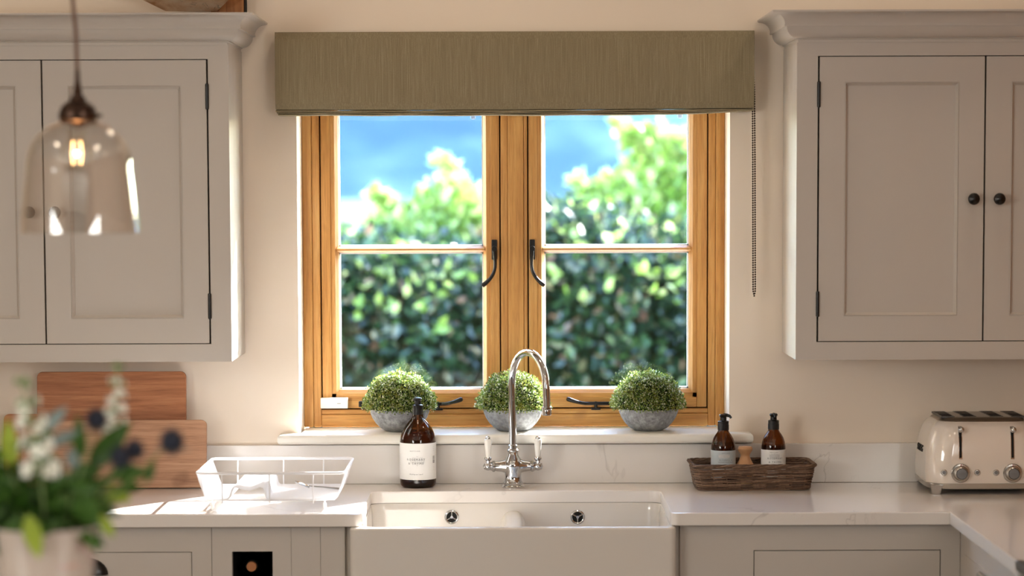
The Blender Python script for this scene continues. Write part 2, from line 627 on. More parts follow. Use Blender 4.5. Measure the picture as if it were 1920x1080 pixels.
struct('floor', MB().box(WX0 - 0.2, WX1 + 0.2, -8.8, 0, -0.1, 0), 'floor_oak')

# ------------------------------------------------------------------ window
FY = 0.15
def wx(px, y=FY, py=480): return ax(px, py, y)
def wz(py, y=FY, px=960): return az(px, py, y)
FX = dict(o0=OX0, i0=wx(600), o1=OX1, i1=wx(1328), m0=wx(939), m1=wx(989))
SILL_Z = 1.0415
win = root('window_1', (0, FY, SILL_Z), kind='structure')
ZB, ZT = wz(767), 1.955
def bar(x0, x1, y0, y1, z0, z1, bev=0.003):
    return MB().box(x0, x1, y0, y1, z0, z1, bev)
# outer frame: each member has a plain outer band and a slightly deeper inner one
def jamb(name, xo, xi):
    mid = xo + (xi - xo) * 0.55
    m = MB().box(min(xo, mid), max(xo, mid), FY, FY + 0.09, SILL_Z, OZ1, 0.003)
    m.box(min(mid, xi), max(mid, xi), FY + 0.004, FY + 0.09, SILL_Z, OZ1, 0.003)
    part(name, m, 'oak_upright', win)
jamb('frame_jamb', FX['o0'], FX['i0'])
jamb('frame_jamb', FX['o1'], FX['i1'])
m = MB().box(FX['i0'], FX['i1'], FY, FY + 0.09, SILL_Z, ZB - 0.013, 0.003)
m.box(FX['i0'], FX['i1'], FY + 0.004, FY + 0.09, ZB - 0.013, ZB, 0.003)
part('frame_sill_rail', m, 'oak_level', win)
part('frame_head', bar(FX['i0'], FX['i1'], FY, FY + 0.09, ZT, OZ1), 'oak_level', win)
mw = FX['m1'] - FX['m0']
m = MB().box(FX['m0'], FX['m0'] + mw * 0.27, FY + 0.004, FY + 0.09, ZB, ZT, 0.003)
m.box(FX['m0'] + mw * 0.27, FX['m0'] + mw * 0.86, FY, FY + 0.09, ZB, ZT, 0.003)
m.box(FX['m0'] + mw * 0.86, FX['m1'], FY + 0.004, FY + 0.09, ZB, ZT, 0.003)
part('mullion', m, 'oak_upright', win)

def tail_lever(pts, rs):
    return MB().tube(pts, rs, 10)

def casement(x0, x1, g0, g1, hinge_left):
    c = group_part('casement', win)
    gap = 0.0032
    X0, X1, Z0, Z1 = x0 + gap, x1 - gap, ZB + gap, ZT - gap
    y0, y1 = FY + 0.006, FY + 0.075
    gz0, gz1 = wz(731), 1.90
    # black seal in the gap around the sash
    m = MB()
    m.box(x0, X0 + .004, FY + 0.03, FY + 0.08, ZB, ZT).box(X1 - .004, x1, FY + 0.03, FY + 0.08, ZB, ZT)
    m.box(x0, x1, FY + 0.03, FY + 0.08, ZB, Z0 + .004).box(x0, x1, FY + 0.03, FY + 0.08, Z1 - .004, ZT)
    part('seal', m, 'seal_rubber', c)
    def stile(xo, xi):
        mid = xo + (xi - xo) * 0.56
        a = MB().box(min(xo, mid), max(xo, mid), y0, y1, Z0, Z1, 0.002)
        # bead slopes back to the glass
        f0, f1 = y0 + 0.004, y0 + 0.016
        poly = [(mid, f0), (mid + (xi - mid) * 0.55, f0), (xi, f1), (xi, y1), (mid, y1)]
        a.prism(poly, Z0 + .002, Z1 - .002)
        part('stile', a, 'oak_upright', c)
    stile(X0, g0)
    stile(X1, g1)
    def rail(zo, zi):
        mid = zo + (zi - zo) * 0.56
        a = MB().box(X0 + abs(g0 - X0) * .56, X1 - abs(g1 - X1) * .56, y0, y1, min(zo, mid), max(zo, mid), 0.002)
        f0, f1 = y0 + 0.004, y0 + 0.016
        poly = [(f0, mid), (f0, mid + (zi - mid) * 0.55), (f1, zi), (y1, zi), (y1, mid)]
        a.prism(poly, g0 - (g0 - X0) * .44, g1 + (X1 - g1) * .44, plane='YZ')
        part('rail', a, 'oak_level', c)
    rail(Z0, gz0)
    rail(Z1, gz1)
    b0, b1 = wz(473), wz(462)
    bm_ = (b0 + b1) / 2
    poly = [(y0 + 0.006, bm_ - .002), (y0 + 0.006, bm_ + .002), (y0 + 0.016, b1), (y1 - .02, b1), (y1 - .02, b0), (y0 + .016, b0)]
    part('glazing_bar', MB().prism(poly, g0 - 0.004, g1 + 0.004, plane='YZ'), 'oak_level', c)
    gy = FY + 0.034
    for za, zb in ((gz0, b0), (b1, gz1)):
        part('pane', MB().box(g0, g1, gy, gy + 0.004, za, zb), 'window_glass', c)
        m = MB()
        w = 0.0042
        m.box(g0, g0 + w * .8, gy + .006, gy + .018, za, zb).box(g1 - w * .8, g1, gy + .006, gy + .018, za, zb)
        m.box(g0, g1, gy + .006, gy + .018, za, za + w).box(g0, g1, gy + .006, gy + .018, zb - w, zb)
        part('spacer', m, 'spacer_metal', c)
    # etched maker's roundel near the top of the upper pane
    kx, kz = (ax(887, 219, gy), az(887, 219, gy)) if hinge_left else (ax(1275, 217, gy), az(1275, 217, gy))
    m = MB()
    ring = lambda r: [(kx + r * math.cos(a * math.pi / 8), gy - .0006, kz + r * math.sin(a * math.pi / 8)) for a in range(16)]
    m.tube(ring(0.0068), 0.0005, 5, loop=True)
    for q in (-.003, 0, .003):
        m.box(kx - .0048, kx + .0048, gy - .001, gy - .0004, kz + q - .0008, kz + q + .0008)
        m.box(kx + q - .0006, kx + q + .0006, gy - .001, gy - .0004, kz - .0048, kz + .0048)
    part('roundel', m, 'paper_white', c)
    # monkey-tail handle on the meeting stile
    s = -1 if hinge_left else 1
    hx = wx(927 if hinge_left else 998, y0)
    hz0, hz1 = wz(487, y0), wz(449, y0)
    h = MB().box(hx - .0072, hx + .0072, y0 - .006, y0, hz0, hz1, 0.002)
    pv = wz(466, y0)
    h.lathe([(.0068, -.022), (.0072, -.012), (.0072, 0)], (hx, y0 - .004, pv), 16, axis='Y')
    ztip = wz(541, y0)
    pts, rs = [], []
    L = pv - ztip
    for i in range(15):
        u = i / 14
        bend = 0.0 if u < 0.45 else ((u - 0.45) / 0.55) ** 1.9
        pts.append((hx + s * (0.031 * bend) - s * 0.0022 * math.sin(u * 3.1), y0 - 0.018 - 0.012 * math.sin(u * 2.4), pv + .004 - L * (u if u < .6 else .6 + (u - .6) * (1 - .12 * (u - .6) / .4))))
        rs.append(0.0062 - 0.0016 * math.sin(u * 3.0) if u < .9 else 0.0060)
    h.tube(pts, rs, 10)
    part('handle', h, 'black_iron', c)
    # casement stay along the bottom rail
    zs = wz(756, y0)
    st = MB()
    ys = y0 - 0.014
    if hinge_left:
        xa, xb, xt = wx(676, ys), wx(832, ys), wx(866, ys)
    else:
        xa, xb, xt = wx(1240, ys), wx(1098, ys), wx(1062, ys)
    st.box(min(xa, xb), max(xa, xb), ys - .003, ys + .003, zs - .0042, zs + .0042, 0.0015)
    pts = [(xb + (xt - xb) * u, ys - .002 - .012 * u, zs + 0.014 * max(u, 0) ** 1.4) for u in (-.15, 0, .25, .5, .75, .92, 1.0)]
    st.tube(pts, [.004, .0045, .0045, .005, .006, .0062, .004], 10)
    sg = 1 if hinge_left else -1
    st.box(xa - .008, xa + .010, ys - .006, y0, zs - .0075, zs + .0075, 0.002)
    pin = wx(820 if hinge_left else 1117, ys)
    st.lathe([(.004, 0), (.004, .012), (.0028, .016), (.0028, .022)], (pin, ys, zs - .017), 10)
    st.box(pin - .012, pin + .012, ys - .004, y0 + .002, zs - .017, zs - .011, 0.001)
    part('stay', st, 'black_iron', c)
casement(FX['i0'], FX['m0'], wx(634), wx(906), True)
casement(FX['m1'], FX['i1'], wx(1021), wx(1293), False)

# window board
p = [(-0.592, -0.063), (0.608, -0.063), (0.608, -0.0005), (0.5515, -0.0005), (0.5515, FY), (-0.5405, FY), (-0.5405, -0.0005), (-0.592, -0.0005)]
thing('window_sill_board', MB().prism(p, 1.0168, SILL_Z - 0.0002, 0.009, seg=4), 'sill_paint', kind='structure')

# unseen eaves placed to cut the sun on the left cabinet side
mb = MB().box(-2.6, 3.4, 0.3, 0.62, 2.13, 2.16, 0.004).box(-2.6, 3.4, 0.6, 0.63, 2.11, 2.28, 0.004)
struct('trim_1', mb, 'soffit_paint')

# white sensor stuck on the frame corner
s0, s1 = at(601, 766, FY - .012), at(652, 746, FY - .012)
r_ = root('window_sensor', ((s0.x + s1.x) / 2, FY, s0.z), 'small white plastic sensor box on lower left corner of oak window', 'sensor')
part('case', MB().box(s0.x, s1.x, FY - .013, FY + .002, s0.z, s1.z, 0.0015), 'white_plastic', r_)
part('marking', MB().box(s0.x + .043, s0.x + .053, FY - .0135, FY - .0128, s0.z + .0122, s0.z + .0135), 'ink', r_)

# ------------------------------------------------------------------ roman blind
bx0, bx1 = ax(516, 130, -.06), ax(1414, 130, -.06)
bz0, bz1 = az(960, 204, -.065), az(960, 59, -.06)
bl = root('roman_blind', ((bx0 + bx1) / 2, -.003, bz0 - .02), 'olive linen roman blind drawn up above the oak window', 'blind')
def cloth_panel(x0, x1, yf, yb, z0, z1, wav=0.0015, nx=60, nz=10, hang=0.0):
    """soft slab: front face gently wavy, closed at the back"""
    front, back = [], []
    for k in range(nz + 1):
        z = z0 + (z1 - z0) * k / nz
        for i in range(nx + 1):
            x = x0 + (x1 - x0) * i / nx
            e = (1 - k / nz)
            dy = wav * (math.sin(x * 9 + 1) + .6 * math.sin(x * 23 + z * 30)) * e - hang * math.sin(math.pi * e) * .5
            dz = -0.0018 * math.sin(math.pi * i / nx) * (1 - k / nz) if hang else 0
            ed = .004 if (k in (0, nz)) else 0
            front.append((x, yf + dy + ed, z + dz))
            back.append((x, yb, z + dz))
    n = len(front)
    W = nx + 1
    fs = []
    for k in range(nz):
        for i in range(nx):
            a = k * W + i
            fs.append((a, a + 1, a + W + 1, a + W))
            fs.append((n + a, n + a + W, n + a + W + 1, n + a + 1))
    for i in range(nx):
        fs.append((i, n + i, n + i + 1, i + 1))
        a = nz * W + i
        fs.append((a, a + 1, n + a + 1, n + a))
    for k in range(nz):
        a = k * W
        fs.append((a, a + W, n + a + W, n + a))
        a = k * W + nx
        fs.append((a, n + a, n + a + W, a + W))
    return MB().add(front + back, fs)
part('fabric', cloth_panel(bx0, bx1, -.066, -.004, bz0, bz1, hang=.004), 'linen', bl, sharp=60)
for k in range(3):
    z = bz0 - 0.0036 - 0.0042 * k
    dr = 0.004 + .0025 * k
    m = MB()
    poly = []
    loops = []
    for i in range(41):
        x = bx0 + .003 * k + (bx1 - bx0 - .006 * k) * i / 40
        sag = -0.0018 * math.sin(math.pi * i / 40) + .0006 * math.sin(i * .9 + k * 2)
        if i > 33: sag += (i - 33) / 7 * 0.003 * k
        lp = []
        for j in range(8):
            a = math.pi * (0.5 + j / 7)
            lp.append((x, -.062 + dr + .012 * math.cos(a) * .4, z + sag + .0021 * math.sin(a)))
        lp.append((x, -.01, z + sag - .0021))
        lp.append((x, -.01, z + sag + .0021))
        loops.append(lp)
    m.loft(loops)
    part('fold', m, 'linen', bl, sharp=50)
m = MB()
c0 = [at(1412, 118, -.05), at(1414.5, 170, -.05), at(1415.5, 300, -.05), at(1416, 545, -.05)]
c1 = [at(1416, 545, -.05), at(1414, 555, -.05), at(1412, 545, -.05)]
c2 = [at(1412, 545, -.05), at(1411.5, 300, -.05), at(1411, 205, -.05)]
def samples(path, step):
    out, carry = [], 0
    for a, b in zip(path[:-1], path[1:]):
        L = (b - a).length
        d = carry
        while d < L:
            out.append(a + (b - a) * (d / L))
            d += step
        carry = d - L
    return out
path = c0 + c1[1:] + c2[1:]
for p in samples(path, 0.0060):
    m.sphere(p, 0.0023, 8, 5)
m.tube(path, 0.0006, 4)
part('bead_chain', m, 'bronze', bl)

# ------------------------------------------------------------------ wall cabinets
CY = -0.307                       # face of the wall cabinets
def door_mb(x0, x1, z0, z1, yf, w, rw=None, rec=0.010, ml=0.008, thick=0.022):
    """frame of a panelled door; returns frame, moulding and panel meshes"""
    rw = rw or w
    fr = MB()
    fr.framed(x0, x1, z0, z1, yf, yf + thick, [(x0 + w, x1 - w, z0 + rw, z1 - rw)])
    a0, a1, b0, b1 = x0 + w, x1 - w, z0 + rw, z1 - rw
    loops = []
    for t, y in ((0, yf + .0015), (.0025, yf + .0005), (.0045, yf + .004), (ml, yf + rec - .002), (ml + .0005, yf + rec + .002)):
        loops.append([(a0 + t, y, b0 + t), (a1 - t, y, b0 + t), (a1 - t, y, b1 - t), (a0 + t, y, b1 - t)])
    mo = MB().loft(loops, False, False)
    pn = MB().box(a0 - .002, a1 + .002, yf + rec, yf + rec + .008, b0 - .002, b1 + .002)
    return fr, mo, pn

def cornice(path, z0, name, parent):
    """path: plan points; each with its outward mitre direction"""
    h, o = 0.069, 0.0717
    prof = [(0, -.004), (.004, -.004), (.004, .003), (.0085, .004)]
    for i in range(8):
        a = R(90 * i / 7)
        prof.append((.008 + .026 * math.sin(a), .006 + .026 * (1 - math.cos(a))))
    prof += [(.034, .033), (.0405, .033), (.0405, .0375)]
    for i in range(8):
        a = R(90 * i / 7)
        prof.append((.0395 + .029 * (1 - math.cos(a)), .0375 + .026 * math.sin(a)))
    prof += [(.0717, .0655), (.0717, h), (0, h)]
    loops = [[(x + q * dx, y + q * dy, z0 + zz) for q, zz in prof] for x, y, dx, dy in path]
    part(name, MB().loft(loops, True, True), 'cabinet_paint', parent, sharp=25)

def wall_cabinet(x0, x1, zb, zt, doors, end_side, label, knobs):
    """x0..x1 body, doors list of (xa, xb, hinge side); end_side -1 / +1 is the visible flank"""
    cab = root('wall_cabinet', ((x0 + x1) / 2, 0, zb), label, 'cabinet', 'painted wall cabinets beside the window')
    dz0, dz1 = doors[0][3], doors[0][4]
    g = 0.0022
    body = MB()
    # carcass and face frame, with openings for the inset doors
    body.box(x0, x1, CY + .024, -.0005, zb + .002, zt)
    da, db = doors[0][0], doors[-1][1]
    body.framed(x0, x1, zb, zt, CY, CY + .026, [(da - g, db + g, dz0 - g, dz1 + g)])
    part('body', body, 'cabinet_paint', cab)
    part('recess', MB().box(da - g, db + g, CY + .018, CY + .0245, dz0 - g, dz1 + g), 'shadow_gap', cab)
    # boarded flank
    xs = x0 if end_side < 0 else x1
    nb = 4
    for k in range(nb):
        ya = CY + .03 + (0.275) * k / nb
        yb = ya + 0.275 / nb
        m = MB().box(xs - .006, xs + .006, ya + .0006, yb - .0006, zb, zt - .003, .0018)
        part('side_board', m, 'cabinet_paint', cab)
    part('side_stile', MB().box(xs - .006, xs + .006, CY + .0005, CY + .0295, zb, zt - .003, .001), 'cabinet_paint', cab)
    for xa, xb, hinge, z0_, z1_ in doors:
        fr, mo, pn = door_mb(xa + g, xb - g, z0_, z1_, CY, 0.060)
        d = part('door', fr, 'cabinet_paint', cab)
        part('moulding', mo, 'cabinet_paint', d, sharp=20)
        part('panel', pn, 'cabinet_paint', d)
        hx = xa if hinge < 0 else xb
        for vz in (az(390, 181, CY), az(390, 574, CY)):
            hm = MB().lathe([(.003, 0), (.0042, .002), (.0042, .06), (.003, .062)], (hx, CY - .0025, vz - .031), 12)
            part('hinge', hm, 'black_iron', d)
    for (kx, kz), d in zip(knobs, [o for o in cab.children if o.name.startswith('door')]):
        km = MB().lathe([(.0085, 0), (.0085, .003), (.0055, .006), (.0055, .012), (.0125, .018), (.0145, .024), (.0125, .030), (.006, .034), (.001, .035)], (0, 0, 0), 20, axis='Y')
        km.move(lambda q: Vector((kx + q.x, CY - q.y, kz + q.z)))
        part('knob', km, 'black_iron', d)
    return cab
LZB, LZT = az(428, 678, CY), az(300, 82, CY)
lx1 = ax(427, 400, CY)
lx0 = ax(-275, 400, CY)
dzt, dzb = az(240, 113, CY), az(240, 644, CY)
dR, dM = ax(391, 380, CY), ax(82, 380, CY)
dL = dM - (dR - dM)
cabL = wall_cabinet(lx0, lx1, LZB, LZT, [(dL, dM, -1, dzb, dzt), (dM, dR, 1, dzb, dzt)], 1,
                    'taupe painted wall cabinet left of the window, behind the glass pendant lamp', [(ax(58, 398, CY), az(58, 398, CY)), (ax(106, 398, CY), az(106, 398, CY))])
cornice([(lx0, CY, 0, -1), (lx1, CY, 1, -1), (lx1, -.001, 1, 0)], LZT, 'cornice', cabL)
RZB, RZT = az(1497, 675, CY), az(1700, 76, CY)
rx0 = ax(1497.5, 400, CY)
rx1 = WX1 - .002
ezt, ezb = az(1700, 106, CY), az(1700, 639, CY)
eL, eM = ax(1534, 380, CY), ax(1845.5, 380, CY)
eR = eM + (eM - eL)
cabR = wall_cabinet(rx0, rx1, RZB, RZT, [(eL, eM, -1, ezb, ezt), (eM, eR, 1, ezb, ezt)], -1,
                    'taupe painted wall cabinet above the toaster, with black knobs', [(ax(1823, 373, CY), az(1823, 373, CY)), (ax(1871, 373, CY), az(1871, 373, CY))])
cornice([(rx0, -.001, -1, 0), (rx0, CY, -1, -1), (rx1, CY, 0, -1)], RZT, 'cornice', cabR)

# ------------------------------------------------------------------ timber above the left cabinet
def A(px, py, y): return at(px, py, y)
bmz = az(400, 24, -.02)
pa = root('timber_post', (ax(430, 0, -.03), -.03, bmz), 'brown oak post with dark edge against the wall, above the left cabinet', 'post')
x0_, x1_ = ax(395, 10, -.05), ax(457, 10, -.05)
part('shaft', MB().box(x0_, x1_, -.05, -.0005, bmz - .03, 2.775, .004), 'post_wood', pa)
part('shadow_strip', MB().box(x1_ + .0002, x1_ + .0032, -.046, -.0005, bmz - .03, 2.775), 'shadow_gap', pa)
q = bmz + .001
def beam_loop(y, pxl, pxr, pv, h):
    l, r = at(pxl, pv, y), at(pxr, pv, y)
    ch = .018
    return [(l.x, y, l.z), (r.x - ch, y, r.z), (r.x, y, r.z + ch), (r.x + .01, y, r.z + h), (l.x - .01, y, l.z + h), (l.x - .004, y, l.z + ch * .6)]
m = MB().loft([beam_loop(-.055, 311, 420, 21, .19), beam_loop(-.10, 288, 432, 10, .19), beam_loop(-.16, 252, 446, -8, .19), beam_loop(-.5, 80, 470, -110, .19), beam_loop(-1.2, -350, 330, -340, .19)])
bo = thing('ceiling_beam', m, 'hewn_beam_wood', 'rough hewn pale oak beam with cracks, above the left cabinet', 'beam')

# ------------------------------------------------------------------ worktop, upstand, sink
WZ = 0.912
WT = 0.030
WY = -0.616
CXL, CXR, CYB = -0.349, 0.366, -0.178
RX = ax(1781, 964, WY)
def arc(cx, cy, r, a0, a1, n=6):
    return [(cx + r * math.cos(R(a0 + (a1 - a0) * i / n)), cy + r * math.sin(R(a0 + (a1 - a0) * i / n))) for i in range(n + 1)]
poly = [(-2.3, -.001), (-2.3, WY)]
poly += arc(CXL - .018, WY + .018, .018, -90, 0)
poly += arc(CXL + .03, CYB - .03, .03, 180, 90)
poly += arc(CXR - .03, CYB - .03, .03, 90, 0)
poly += arc(CXR + .018, WY + .018, .018, 180, 270)
poly += [(RX, WY), (RX, -1.39), (WX1 - .001, -1.39), (WX1 - .001, -.001)]
thing('worktop', MB().prism(poly, WZ - WT, WZ, 0.003), 'quartz', 'white quartz worktop running around the sink and along the right wall', 'worktop')
thing('upstand', MB().box(-2.3, WX1 - .001, -.020, -.0005, WZ + .0003, 1.0115, .0015), 'quartz', 'low white quartz upstand against the wall under the window', 'upstand')

SZ = WZ - WT - .0005
sx0, sx1 = ax(655, 1030, -.635), ax(1268, 1030, -.635)
SY0, SY1 = -.637, -.13
sk = root('belfast_sink', ((sx0 + sx1) / 2, (SY0 + SY1) / 2, SZ - .22), 'white ceramic double-bowl farmhouse sink under the chrome tap', 'sink')
b = bmesh.new()
outer = rrect(sx0, sx1, SY0, SY1, .016, 5)
inner = rrect(CXL - .001, CXR + .001, SY0 + .022, CYB + .004, .035, 6)
def loop_edges(b, pts, z):
    vs = [b.verts.new((p[0], p[1], z)) for p in pts]
    return vs, [b.edges.new((vs[i], vs[(i + 1) % len(vs)])) for i in range(len(vs))]
vo, eo = loop_edges(b, rrect(sx0 + .006, sx1 - .006, SY0 + .006, SY1 - .006, .012, 5), SZ)
vi, ei = loop_edges(b, inner, SZ)
bmesh.ops.triangle_fill(b, use_beauty=True, use_dissolve=True, edges=eo + ei)
mb = MB().bm(b)
lo = []
for t, z in ((.006, 0), (.0025, -.0008), (.0008, -.0025), (0, -.006), (0, -.22), (.004, -.226)):
    lo.append([(p[0], p[1], SZ + z) for p in rrect(sx0 + t, sx1 - t, SY0 + t, SY1 - t, .016 - t * .6, 5)])
mb.loft(lo, False, True)
li = []
for t, z in ((0, 0), (.002, -.004), (.004, -.02), (.008, -.15), (.016, -.172), (.03, -.184), (.06, -.188)):
    li.append([(p[0], p[1], SZ + z) for p in rrect(CXL - .001 + t, CXR + .001 - t, SY0 + .022 + t, CYB + .004 - t, .035 + t * .3, 6)])
mb.loft(li, False, True)
part('basin', mb, 'sink_ceramic', sk, sharp=50)
dx = ax(962, 962, -.3)
lo = []
for z, w in ((-.188, .060), (-.165, .042), (-.12, .034), (-.06, .031), (-.040, .028), (-.028, .022), (-.021, .013), (-.019, .004)):
    lo.append([(dx - w, SY0 + .02, SZ + z), (dx + w, SY0 + .02, SZ + z), (dx + w, CYB + .006, SZ + z), (dx - w, CYB + .006, SZ + z)])
part('divider', MB().loft(lo), 'sink_ceramic', sk, sharp=60)
for px in (847, 1083):
    oy = CYB + .004 - .0065
    c = at(px, 969.5, oy)
    g = root_c = None
    m = MB()
    ring = [(c.x + .0152 * math.cos(a * math.pi / 16), oy, c.z + .0152 * math.sin(a * math.pi / 16)) for a in range(32)]
    m.tube(ring, .0028, 8, loop=True)
    m.lathe([(.0035, -.004), (.0042, 0), (.0042, .003)], (c.x, oy, c.z), 12, axis='Y')
    for k in range(3):
        a = R(90 + 120 * k + (0 if px < 900 else 60))
        m.tube([(c.x + .003 * math.cos(a), oy - .001, c.z + .003 * math.sin(a)), (c.x + .0145 * math.cos(a), oy - .001, c.z + .0145 * math.sin(a))], .0016, 6)
    o = part('overflow_grille', m, 'chrome', sk)
    part('overflow_hole', MB().lathe([(.0142, 0), (.0142, .002)], (c.x, oy + .0015, c.z), 24, axis='Y'), 'dark_void', o)

# ------------------------------------------------------------------ base cabinets
BY = WY + .028
BZ = WZ - WT - .0005
def base_front(cab, x0, x1, openings):
    """face frame with rectangular openings (xa, xb, za, zb) sorted along x"""
    m = MB()
    m.box(x0, x1, BY + .022, -.03, .1, BZ)
    m.box(x0 + .02, x1 - .02, BY + .06, -.03, .0, .1)
    m.framed(x0, x1, .1, BZ, BY, BY + .023, openings)
    part('body', m, 'cabinet_paint', cab)
def drawer(cab, xa, xb, za, zb, g=.0016):
    part('recess', MB().box(xa, xb, BY + .015, BY + .0225, za, zb), 'shadow_gap', cab)
    return part('drawer', MB().box(xa + g, xb - g, BY, BY + .016, za + g, zb - g, .0008), 'cabinet_paint', cab)
bx_a, bx_b = ax(-60, 1035, BY), ax(397, 1035, BY)
da, db = ax(-38, 1035, BY), ax(360, 1035, BY)
dzt_ = az(250, 1035, BY)
c1_ = root('base_cabinet', ((bx_a + bx_b) / 2, BY, 0), 'taupe base cabinet with drawer and black cup handle, behind the flower vase', 'cabinet', 'painted base cabinets')
base_front(c1_, bx_a, bx_b - .0006, [(da, db, dzt_ - .18, dzt_)])
d_ = drawer(c1_, da, db, dzt_ - .18, dzt_)
hc = at(161, 1077, BY)
lo = []
for i in range(9):
    a = R(90 * i / 8)
    rr = .05 * math.cos(a) + .002
    lo.append([(hc.x + rr * math.cos(R(180 * j / 16)), BY - .001 - .022 * math.sin(a), hc.z + .04 * math.cos(a) * math.sin(R(180 * j / 16))) for j in range(17)])
m = MB().loft(lo, False, False, close=False)
m.tube([(hc.x - .052, BY - .002, hc.z)] + [(hc.x + .052 * math.cos(R(180 - 180 * j / 16)), BY - .002, hc.z + .042 * math.sin(R(180 * j / 16))) for j in range(17)], .0022, 6)
part('cup_handle', m, 'black_iron', d_)

wa, wb_ = bx_b, ax(647, 1035, BY)
c2_ = root('wine_rack_cabinet', ((wa + wb_) / 2, BY, 0), 'taupe base cabinet with square wine hole, left of the sink', 'cabinet', 'painted base cabinets')
ha, hb, hzt = ax(435, 1034, BY), ax(511, 1034, BY), az(470, 1034, BY)
m = MB()
seam1, seam2 = ax(546, 1035, BY), ax(601, 1035, BY)
hz0 = hzt - .10
m.framed(wa + .0006, seam1 - .0003, .1, BZ, BY, BY + .02, [(ha, hb, hzt - .10 - .145 * k, hzt - .145 * k) for k in range(4)])
m.box(wa + .0006, ha - .012, BY + .02, -.03, .1, BZ).box(hb + .012, wb_, BY + .02, -.03, .1, BZ)
m.box(ha - .012, hb + .012, -.12, -.03, .1, BZ)
m.box(wa + .02, wb_ - .02, BY + .06, -.03, 0, .1)
part('body', m, 'cabinet_paint', c2_)
m = MB()
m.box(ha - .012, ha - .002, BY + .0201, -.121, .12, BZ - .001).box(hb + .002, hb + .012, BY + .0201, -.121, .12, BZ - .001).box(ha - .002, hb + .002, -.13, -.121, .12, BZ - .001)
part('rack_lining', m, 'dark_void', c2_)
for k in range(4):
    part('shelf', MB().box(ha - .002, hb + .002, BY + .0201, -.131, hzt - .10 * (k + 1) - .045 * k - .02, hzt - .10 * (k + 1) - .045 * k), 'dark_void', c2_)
part('end_plank', MB().box(seam1 + .0003, seam2 - .0003, BY, BY + .02, .1, BZ, .0006), 'cabinet_paint', c2_)
part('end_plank', MB().box(seam2 + .0003, wb_, BY, BY + .02, .1, BZ, .0006), 'cabinet_paint', c2_)
wb0 = at(472, 1062, BY + .03)
wr = root('wine_bottle', (wb0.x, BY + .15, hzt - .10), 'dark wine bottle with cork end showing in the cabinet hole', 'bottle')
bzc = hzt - .10 + .037
m = MB().lathe([(.014, 0), (.0155, .002), (.0155, .02), (.0145, .022), (.0145, .08), (.037, .125), (.0372, .29), (.03, .297)], (0, 0, 0), 24, axis='Y')
ty = (wb0.z - bzc) / .12
m.move(lambda p: Vector((wb0.x + p.x + .0, BY + .035 + p.y, bzc + p.z + max(0, .12 - p.y) * ty)))
part('glass', m, 'bottle_dark', wr)
m = MB().lathe([(.0105, -.012), (.0115, -.011), (.0115, .004)], (0, 0, 0), 20, axis='Y')
m.move(lambda p: Vector((wb0.x + p.x, BY + .035 + p.y, wb0.z + p.z)))
part('cork', m, 'cork', wr)

# sink unit filling the gap below the bowl
m = MB().box(wb_ + .003, ax(1273, 1035, BY) - .003, BY + .03, -.03, .1, SZ - .232)
m.box(wb_ + .02, ax(1273, 1035, BY) - .02, BY + .06, -.03, 0, .1)
su = root('sink_cabinet', (0, BY, 0), 'dark recessed base unit carrying the farmhouse sink', 'cabinet', 'painted base cabinets')
part('body', m, 'cabinet_paint', su)
part('filler', MB().box(wb_ + .0005, sx0 - .001, BY + .01, BY + .04, .1, BZ), 'cabinet_paint', su)
part('filler', MB().box(sx1 + .001, ax(1275, 1035, BY) - .0005, BY + .01, BY + .04, .1, BZ), 'cabinet_paint', su)

ra, rb = ax(1275, 1035, BY), ax(1800, 1035, BY)
c3_ = root('base_cabinet', ((ra + rb) / 2, BY, 0), 'taupe base cabinet with wide drawer, right of the sink', 'cabinet', 'painted base cabinets')
ea, eb = ax(1413, 1031, BY), ax(1764, 1031, BY)
ezt_ = az(1590, 1031, BY)
base_front(c3_, ra, rb, [(ea, eb, ezt_ - .18, ezt_)])
drawer(c3_, ea, eb, ezt_ - .18, ezt_, .002)
# return run along the right wall
RXF = rb + .0006
c4_ = root('base_cabinet', (RXF + .3, -1.0, 0), 'taupe base cabinet of the right-hand return, with steel bar handle', 'cabinet', 'painted base cabinets')
part('body', MB().box(RXF, WX1 - .01, -1.38, BY - .0006, .1, BZ, .001), 'cabinet_paint', c4_)
part('plinth', MB().box(RXF + .06, WX1 - .01, -1.38, BY - .0006, 0, .0995), 'cabinet_paint', c4_)
dd = part('door', MB().box(RXF - .004, RXF + .002, -1.36, -.66, .14, az(1815, 1040, -.66), .001), 'cabinet_paint', c4_)
hy0, hy1 = -1.0, -1.32
hz = BZ - .058
hx = RXF - .030
hm = MB().tube([(hx, hy0, hz), (hx, hy1, hz)], .009, 14)
hm.tube([(hx, hy0 - .05, hz), (RXF, hy0 - .05, hz)], .005, 10).tube([(hx, hy1 + .05, hz), (RXF, hy1 + .05, hz)], .005, 10)
part('bar_handle', hm, 'chrome', dd)

# range cooker beyond the return worktop
ck = root('range_cooker', (1.37, -1.85, 0), 'black and steel range cooker at the right edge of the worktop', 'cooker')
part('body', MB().box(RX + .02, WX1 - .01, -2.29, -1.395, .02, .895, .004), 'dark_steel', ck)
part('hob_top', MB().box(RX - .004, WX1 - .01, -2.295, -1.394, .895, .915, .003), 'dark_steel', ck)
for k in range(3):
    m = MB()
    ya, yb = -1.42 - .29 * k, -1.42 - .29 * k - .27
    for xx in np.linspace(RX + .03, RX + .55, 4):
        m.box(xx - .006, xx + .006, yb, ya, .935, .95, .002)
        m.box(xx - .006, xx + .006, ya - .012, ya, .915, .936).box(xx - .006, xx + .006, yb, yb + .012, .915, .936)
    for yy in (ya - .006, yb + .006, (ya + yb) / 2):
        m.box(RX + .024, RX + .556, yy - .006, yy + .006, .935, .95, .002)
    part('pan_grate', m, 'black_iron', ck)
